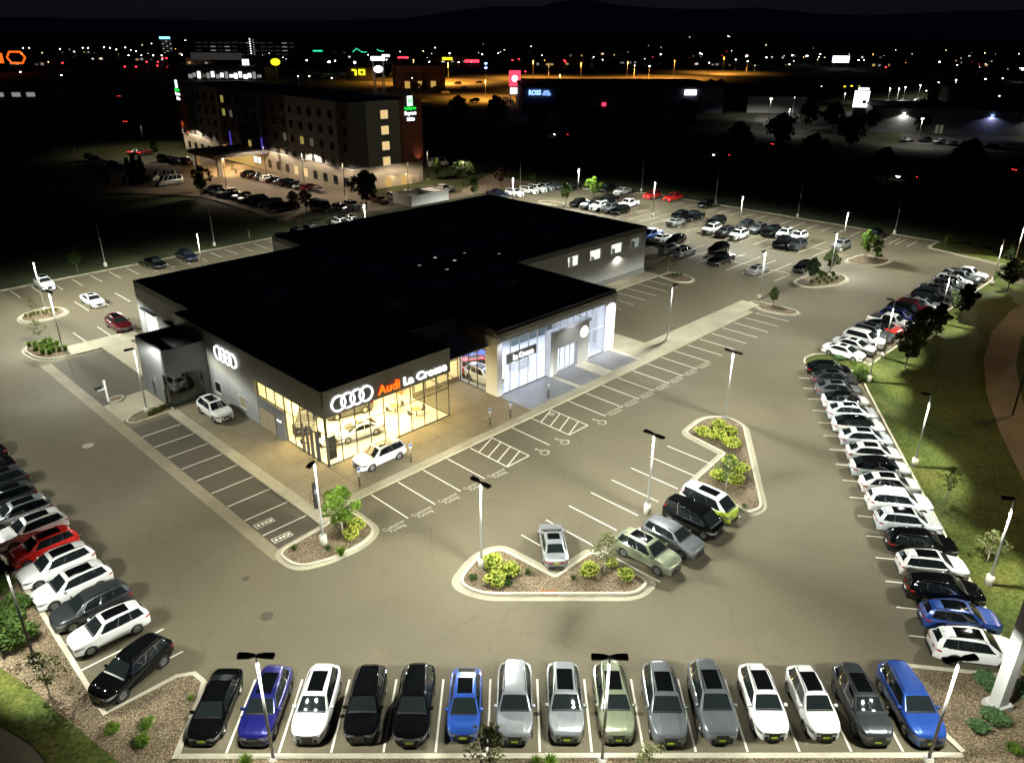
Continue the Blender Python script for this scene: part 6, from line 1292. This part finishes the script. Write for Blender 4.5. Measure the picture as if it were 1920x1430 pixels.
# pylon signs
def pylon(x, y, h, w, hs, m, label, lower=None, legs=2, shape='box', rz=0.0):
    p = far_pt(x, y); r0 = tag(empty('pylon_sign', (p.x, p.y, -.08), rz), label, 'sign')
    for s in ([-1, 1] if legs == 2 else [0]): MB().cyl((s * w * .38, 0), .3, .3, 0, h - hs, 8).obj('leg', 'pole_metal', r0)
    if shape == 'box': MB().box(-w / 2, w / 2, -.4, .4, h - hs, h).obj('sign_face', m, r0)
    elif shape == 'hex':
        mb = MB(); pts = [(-w / 2, 0), (-w * .3, hs / 2), (w * .3, hs / 2), (w / 2, 0), (w * .3, -hs / 2), (-w * .3, -hs / 2)]
        for a, b in zip(pts, pts[1:] + pts[:1]): mb.tube([(a[0], 0, h + a[1]), (b[0], 0, h + b[1])], w * .05, 6)
        mb.obj('neon_outline', m, r0)
    else: MB().lathe([(0, -.5), (.5, -.5), (.5, .5), (0, .5)], 'y', 20, (0, 0, 0)).obj('sign_face', m, r0).scale = (w, 1, hs); r0.children[-1].location = (0, 0, h - hs / 2)
    if lower: MB().box(-w * .4, w * .4, -.4, .4, h - hs - lower, h - hs - lower * .2).obj('lower_panel', 'panel_white', r0)
    return r0
rp = pylon(965, 196, 15.6, 5.6, 7.2, 'panel_red', 'tall glowing red pylon sign in the middle distance', 3.5)
MB().lathe([(0, -.55), (1.3, -.5), (1.5, -.42), (1.5, .42), (0, .45)], 'y', 16, (0, 0, 12.0)).obj('bright_disc', 'panel_white', rp).scale = (1, 1, 1)
pylon(712, 172, 19, 8.0, 2.2, 'panel_white', 'white pylon sign on twin legs behind the hotel', 0); pylon(712, 174, 14.5, 5.2, 3.8, 'panel_white', 'oval white pylon sign behind the hotel', 0, 2, 'oval')
pylon(520, 150, 14, 6.5, 4.6, 'far_yellow', 'yellow rounded pylon sign behind the hotel', 0, 1, 'oval'); pylon(464, 146, 12.5, 4.6, 4, 'panel_white', 'square white shop sign above the bright store', 0, 1); pylon(37, 138, 11.5, 14, 8, 'hex_orange', 'orange neon hexagon sign at the far left', 0, 1, 'hex'); pylon(-6, 140, 15, 15, 7, 'hex_orange', 'orange neon sign cut by the left edge', 0, 1, 'box')
dg = pylon(1606, 236, 13.0, 5.4, 6.0, 'panel_white', 'digital dealership sign on a dark post at right', 0, 2, 'box', R(-12)); MB().box(.5, 1.9, -.46, -.4, 8.4, 9.6).obj('picture', 'sign_blue', dg); MB().box(-2.7, 2.7, -.4, .4, 13.0, 14.6).obj('sign_header', 'sign_blue', dg); MB().box(-1.8, 2.2, -.46, -.4, 13.4, 14.1).obj('header_bar', 'panel_white', dg)
MB().box(-1.9, 1.9, -.5, .5, 0, 7).obj('sign_post', 'far_wall', dg)
pylon(1574, 128, 11, 16, 6, 'panel_white', 'bright white billboard on the right horizon', 0, 2); pylon(756, 118, 6, 11, 1.7, 'panel_red', 'red glowing shop sign on the middle horizon', 0, 2); pylon(724, 118, 8, 8, 2.2, 'panel_white', 'small white sign beside the red one', 0, 2); pylon(839, 122, 7, 10, 2.4, 'far_yellow', 'yellow lit canopy on the middle horizon', 0, 2); pylon(885, 122, 9, 18, 5, 'panel_red', 'low reddish lit front on the middle horizon', 0, 2).scale = (.8, 1, .55)
ys = far_pt(675, 152); yl = tag(empty('shop_sign', (ys.x, ys.y, 0)), 'yellow letters on a dark roof behind the hotel', 'sign'); 
for k, (x0, x1, z0, z1) in enumerate([(-8, -4, 7, 9), (-5, -3, 1, 8), (-1, 6, 7, 9), (-1, 1, 2, 8), (4, 6, 2, 8), (0, 6, 1.5, 3.2)]): MB().box(x0 * .66, x1 * .66, -.3, .3, 3 + z0 * .5, 3 + z1 * .5).obj('sign_stroke', 'far_yellow', yl)
MB().box(-9, 9, .4, .9, 0, 9).obj('sign_wall', 'far_wall', yl)
for i, (x, y, pts) in enumerate([(670, 107, [(-10, 0), (-6, 0), (0, 4.5), (6, .5), (12, .5)]), (713, 104, [(-4, 2), (0, 0), (5, 0)])]):
    p = far_pt(x, y); r0 = tag(empty('roof_neon', (p.x, p.y, 5)), ['green neon gable outline on the horizon', 'small green neon roof line on the horizon'][i], 'neon sign'); mb = MB()
    for a, b in zip(pts, pts[1:]): mb.tube([(a[0], 0, a[1]), (b[0], 0, b[1])], .5, 6)
    mb.obj('neon_tube', 'far_green', r0)
pylon(597, 110, 9, 11, 1.6, 'far_green', 'green strip sign on the horizon', 0, 2)
# bright store front, offices, tower
sf = far_box('store_building', 'building', 'wide store with bright white front behind the hotel', 425, 150, 56, 30, 8, R(-4), 'far_wall')
rs_ = random.Random(5)
for k in range(16): MB().box(-27 + 3.3 * k, -24.9 + 3.3 * k + .7 * (k % 3 == 0), -.4, -.05, 1.0 + .8 * (k % 2), 3.6 + .9 * (k * 7 % 3)).obj('shop_window', ['panel_white', 'dim_white', 'dim_white', 'win_dim'][rs_.randrange(4)] if k < 8 else 'panel_white' if k in (9, 10, 11, 12, 13) else 'dim_white', sf)
MB().box(-23, 13, -.5, -.1, 13, 17.5).obj('upper_glow_wall', 'dim_panel', sf)  # wall given a faint glow in place of light falling on it
of = far_box('office_building', 'building', 'dark office block with rows of lit windows on the left horizon', 465, 108, 125, 40, 19, 0, 'far_wall')
for fl in range(4):
    for k in range(14):
        if rs_.random() < .75: MB().box(-60 + 8.5 * k, -54 + 8.5 * k, -.4, -.05, 3 + 4.2 * fl, 3.8 + 4.2 * fl).obj('window', 'dim_panel' if rs_.random() < .8 else 'dim_white', of)
for fl in range(7): MB().box(4, 5.2, -.6, -.4, 4 + 2.6 * fl, 5.2 + 2.6 * fl).obj('stair_window', 'panel_white', of); MB().box(8, 9.2, -.6, -.4, 3 + 2.6 * fl, 4.2 + 2.6 * fl).obj('stair_window', 'dim_white', of)
tw = far_box('tower_building', 'building', 'tall block with a cyan sign on the left horizon', 315, 100, 26, 24, 17, 0, 'far_wall')
MB().box(-8, 6, -1, -.1, 17.6, 20.5).obj('roof_sign', 'far_cyan', tw)
for fl in range(5):
    for k in range(3): MB().box(-6 + 5 * k, -3.5 + 5 * k, -.4, -.05, 2 + 3 * fl, 3.4 + 3 * fl).obj('window', 'dim_white' if (fl + k) % 2 else 'dim_panel', tw)
# dealership at right with wall lamps
dl = far_box('dealer_building', 'building', 'pale low dealership with wall lamps at the right edge', 1800, 252, 62, 26, 8.5, R(-16), 'wall_grey')
for k, (x, z, m, p, c) in enumerate([(-20, 6.6, 'panel_white', 900, (1, .97, .9)), (9, 6.8, 'panel_blue', 500, (.5, .5, 1)), (24, 6.6, 'panel_white', 900, (1, .95, .85))]):
    MB().box(x - .5, x + .5, -.7, -.05, z, z + .35).obj('wall_lamp', m, dl); spot('wall_light', (x, -.9, z - .1), p * 1.6, c, dl, size=150, radius=.3, batwing=False)
for k in range(3):
    for j in range(2): MB().box(23 + 2.1 * k, 24.7 + 2.1 * k, -.3, -.03, .8 + 2.0 * j, 2.5 + 2.0 * j).obj('window_pane', 'win_gold', dl)
for x in (-8.5, -7): MB().box(x, x + .9, -.3, -.03, .2, 3.0).obj('door', 'win_dim', dl)
d2 = far_box('dealer_building', 'building', 'second pale building behind the right dealership', 1880, 205, 50, 20, 9, R(-14), 'far_wall'); d3 = far_box('dealer_building', 'building', 'small pale building with lamp left of the digital sign', 1455, 212, 26, 14, 7, R(-6), 'wall_grey'); d4 = far_box('far_house', 'building', 'dim house in the lower left distance', 40, 185, 34, 14, 5, R(8), 'far_wall')
for x in (-12, -4, 3): MB().box(x, x + 4, -.3, -.05, 1, 3).obj('window', 'dim_white', d4)
# cars out there
gf = 'cars in the distant lots'
fc = [(870, 165, 'suv', 'silver'), (834, 173, 'sedan', 'white'), (858, 156, 'suv', 'black'), (898, 154, 'sedan', 'darkgrey'), (890, 188, 'suv', 'black'), (925, 189, 'sedan', 'darkgrey'), (945, 186, 'suv', 'silver'), (815, 165, 'suv', 'darkgrey'), (955, 190, 'suv', 'grey'), (1440, 232, 'suv', 'white'), (1452, 226, 'sedan', 'silver'), (1466, 225, 'suv', 'white'), (1480, 224, 'sedan', 'grey'), (1495, 220, 'suv', 'silver'), (1510, 216, 'suv', 'white'), (1527, 213, 'sedan', 'white'), (1541, 214, 'suv', 'silver'), (1580, 224, 'sedan', 'black'), (1640, 215, 'suv', 'white'), (1664, 216, 'sedan', 'brightblue'), (1676, 213, 'suv', 'navy'), (1660, 192, 'suv', 'white'), (1672, 193, 'sedan', 'silver'), (1690, 190, 'suv', 'white'), (1704, 189, 'suv', 'silver'), (1720, 187, 'suv', 'white'), (1752, 180, 'sedan', 'white'), (1625, 222, 'suv', 'black'), (1700, 262, 'sedan', 'silver'), (1735, 262, 'suv', 'darkgrey'), (1762, 266, 'suv', 'white'), (1785, 268, 'sedan', 'silver'), (1808, 270, 'suv', 'darkgrey'), (1832, 270, 'sedan', 'silver'), (1858, 274, 'suv', 'black'), (1885, 274, 'suv', 'white'), (1905, 277, 'sedan', 'silver'), (1550, 226, 'suv', 'silver')]
for i, (x, y, kd, c) in enumerate(fc):
    p = far_pt(x, y, .7); car(kd, (p.x, p.y, -.03), R(200 + jit(10)) if x > 1400 else R(170 + jit(20)), c, f"tiny {CWORD[c]} {KW[kd]} parked {zone(x, y)}", gf, lod=2)
for i, (x, y, h) in enumerate([(225, 180, R(100)), (238, 227, R(95)), (1352, 290, R(170)), (1460, 270, R(10)), (1700, 331, R(170)), (1915, 318, R(10)), (1052, 252, R(170))]):
    p = far_pt(x, y, .6); o = car('sedan', (p.x, p.y, -.06), h, 'black', f"dark car on the unlit road with glowing lamps, {ORD[i]} from the left in the distance", 'cars on the dark roads', lod=1, lights=True)
    if i in (2, 4, 6):
        for ch_ in o.children:
            if ch_.name.startswith('headlight'): ch_.material_slots[0].material = M('far_white')
# dark trees between
rt = random.Random(11)
spots_ = [(1075, 206), (1095, 203), (1060, 226), (1120, 200), (1180, 210), (1240, 213), (1310, 214), (1370, 205), (1400, 205), (1545, 190), (1350, 175), (1330, 180), (1620, 196), (1775, 195), (1745, 195), (1725, 255), (1800, 240), (1735, 240), (1510, 245), (1560, 246), (1630, 248), (780, 180), (795, 175), (765, 150), (752, 160), (740, 152), (970, 120), (1150, 130), (860, 225), (930, 240), (1010, 250), (1120, 265), (1240, 285), (1380, 300), (1520, 320), (1650, 345), (1800, 365), (1280, 255), (1460, 285), (1590, 285), (90, 300), (40, 320), (140, 285), (60, 260), (200, 220)]
for i, (x, y) in enumerate(spots_):
    k = 'conifer' if i in (3, 4, 5, 6, 7, 22) else 'big'; p = far_pt(x, y)
    tree(k, (p.x, p.y, -.1), f"black {'spruce' if k == 'conifer' else 'tree'} silhouette {zone(x, y)}", rt.uniform(.9, 1.5), 'dark trees in the distance')
# hills
ridge = [(-1400, 40), (-600, 42), (0, 38), (240, 40), (420, 42), (600, 41), (760, 36), (860, 20), (930, 12), (1010, 12), (1050, 2), (1100, -2), (1150, 8), (1230, 14), (1330, 16), (1420, 12), (1520, 22), (1620, 26), (1720, 20), (1820, 16), (1920, 13), (2200, 18), (2800, 30), (3600, 36)]
vs = []
for (x, y) in ridge:
    u, v = x - 960, y - 715
    d = Vector((u / FPX, _c - v / FPX * _s, -_s - v / FPX * _c)); t = 5200 / d.y; c_ = Vector((0, 0, CAMH)) + d * t
    vs += [(c_.x * .72, c_.y * .72, -1), (c_.x * .88, c_.y * .88, CAMH + (c_.z - CAMH) * .72 + jit(6)), (c_.x, c_.y, c_.z), (c_.x * 1.25, c_.y * 1.25, -1)]
n = len(ridge)
hl_ = MB().add(vs, [(i * 4 + j, (i + 1) * 4 + j, (i + 1) * 4 + j + 1, i * 4 + j + 1) for i in range(n - 1) for j in range(3)])
tag(hl_.obj('hills', mat('hill', (.30, .32, .30), .95), None, True), 'dark wooded ridge on the horizon', kind='structure')
# sodium street lamp on the curved path, out of frame above
lamp_pole(pw(1897, 782), 'dark street lamp pole beside the curved path at right', [0.4], base=.1, power=.2, dark=True, h=9.0, group='street lamps', col=(1, .66, .30))
lamp_pole((80, 108), 'street lamp pole on the far bend of the path', [3.0], base=.1, power=.45, dark=True, h=9.0, group='street lamps', col=(1, .66, .30))
lamp_pole((47, 50), 'street lamp pole on the path outside the right edge', [2.6], base=.1, power=.25, dark=True, h=9.0, group='street lamps', col=(1, .66, .30))
lamp_pole((-29, 26), 'street lamp pole outside the lower left corner', [1.5], base=.1, power=.02, dark=True, h=9.0, group='street lamps', col=(1, .6, .3))
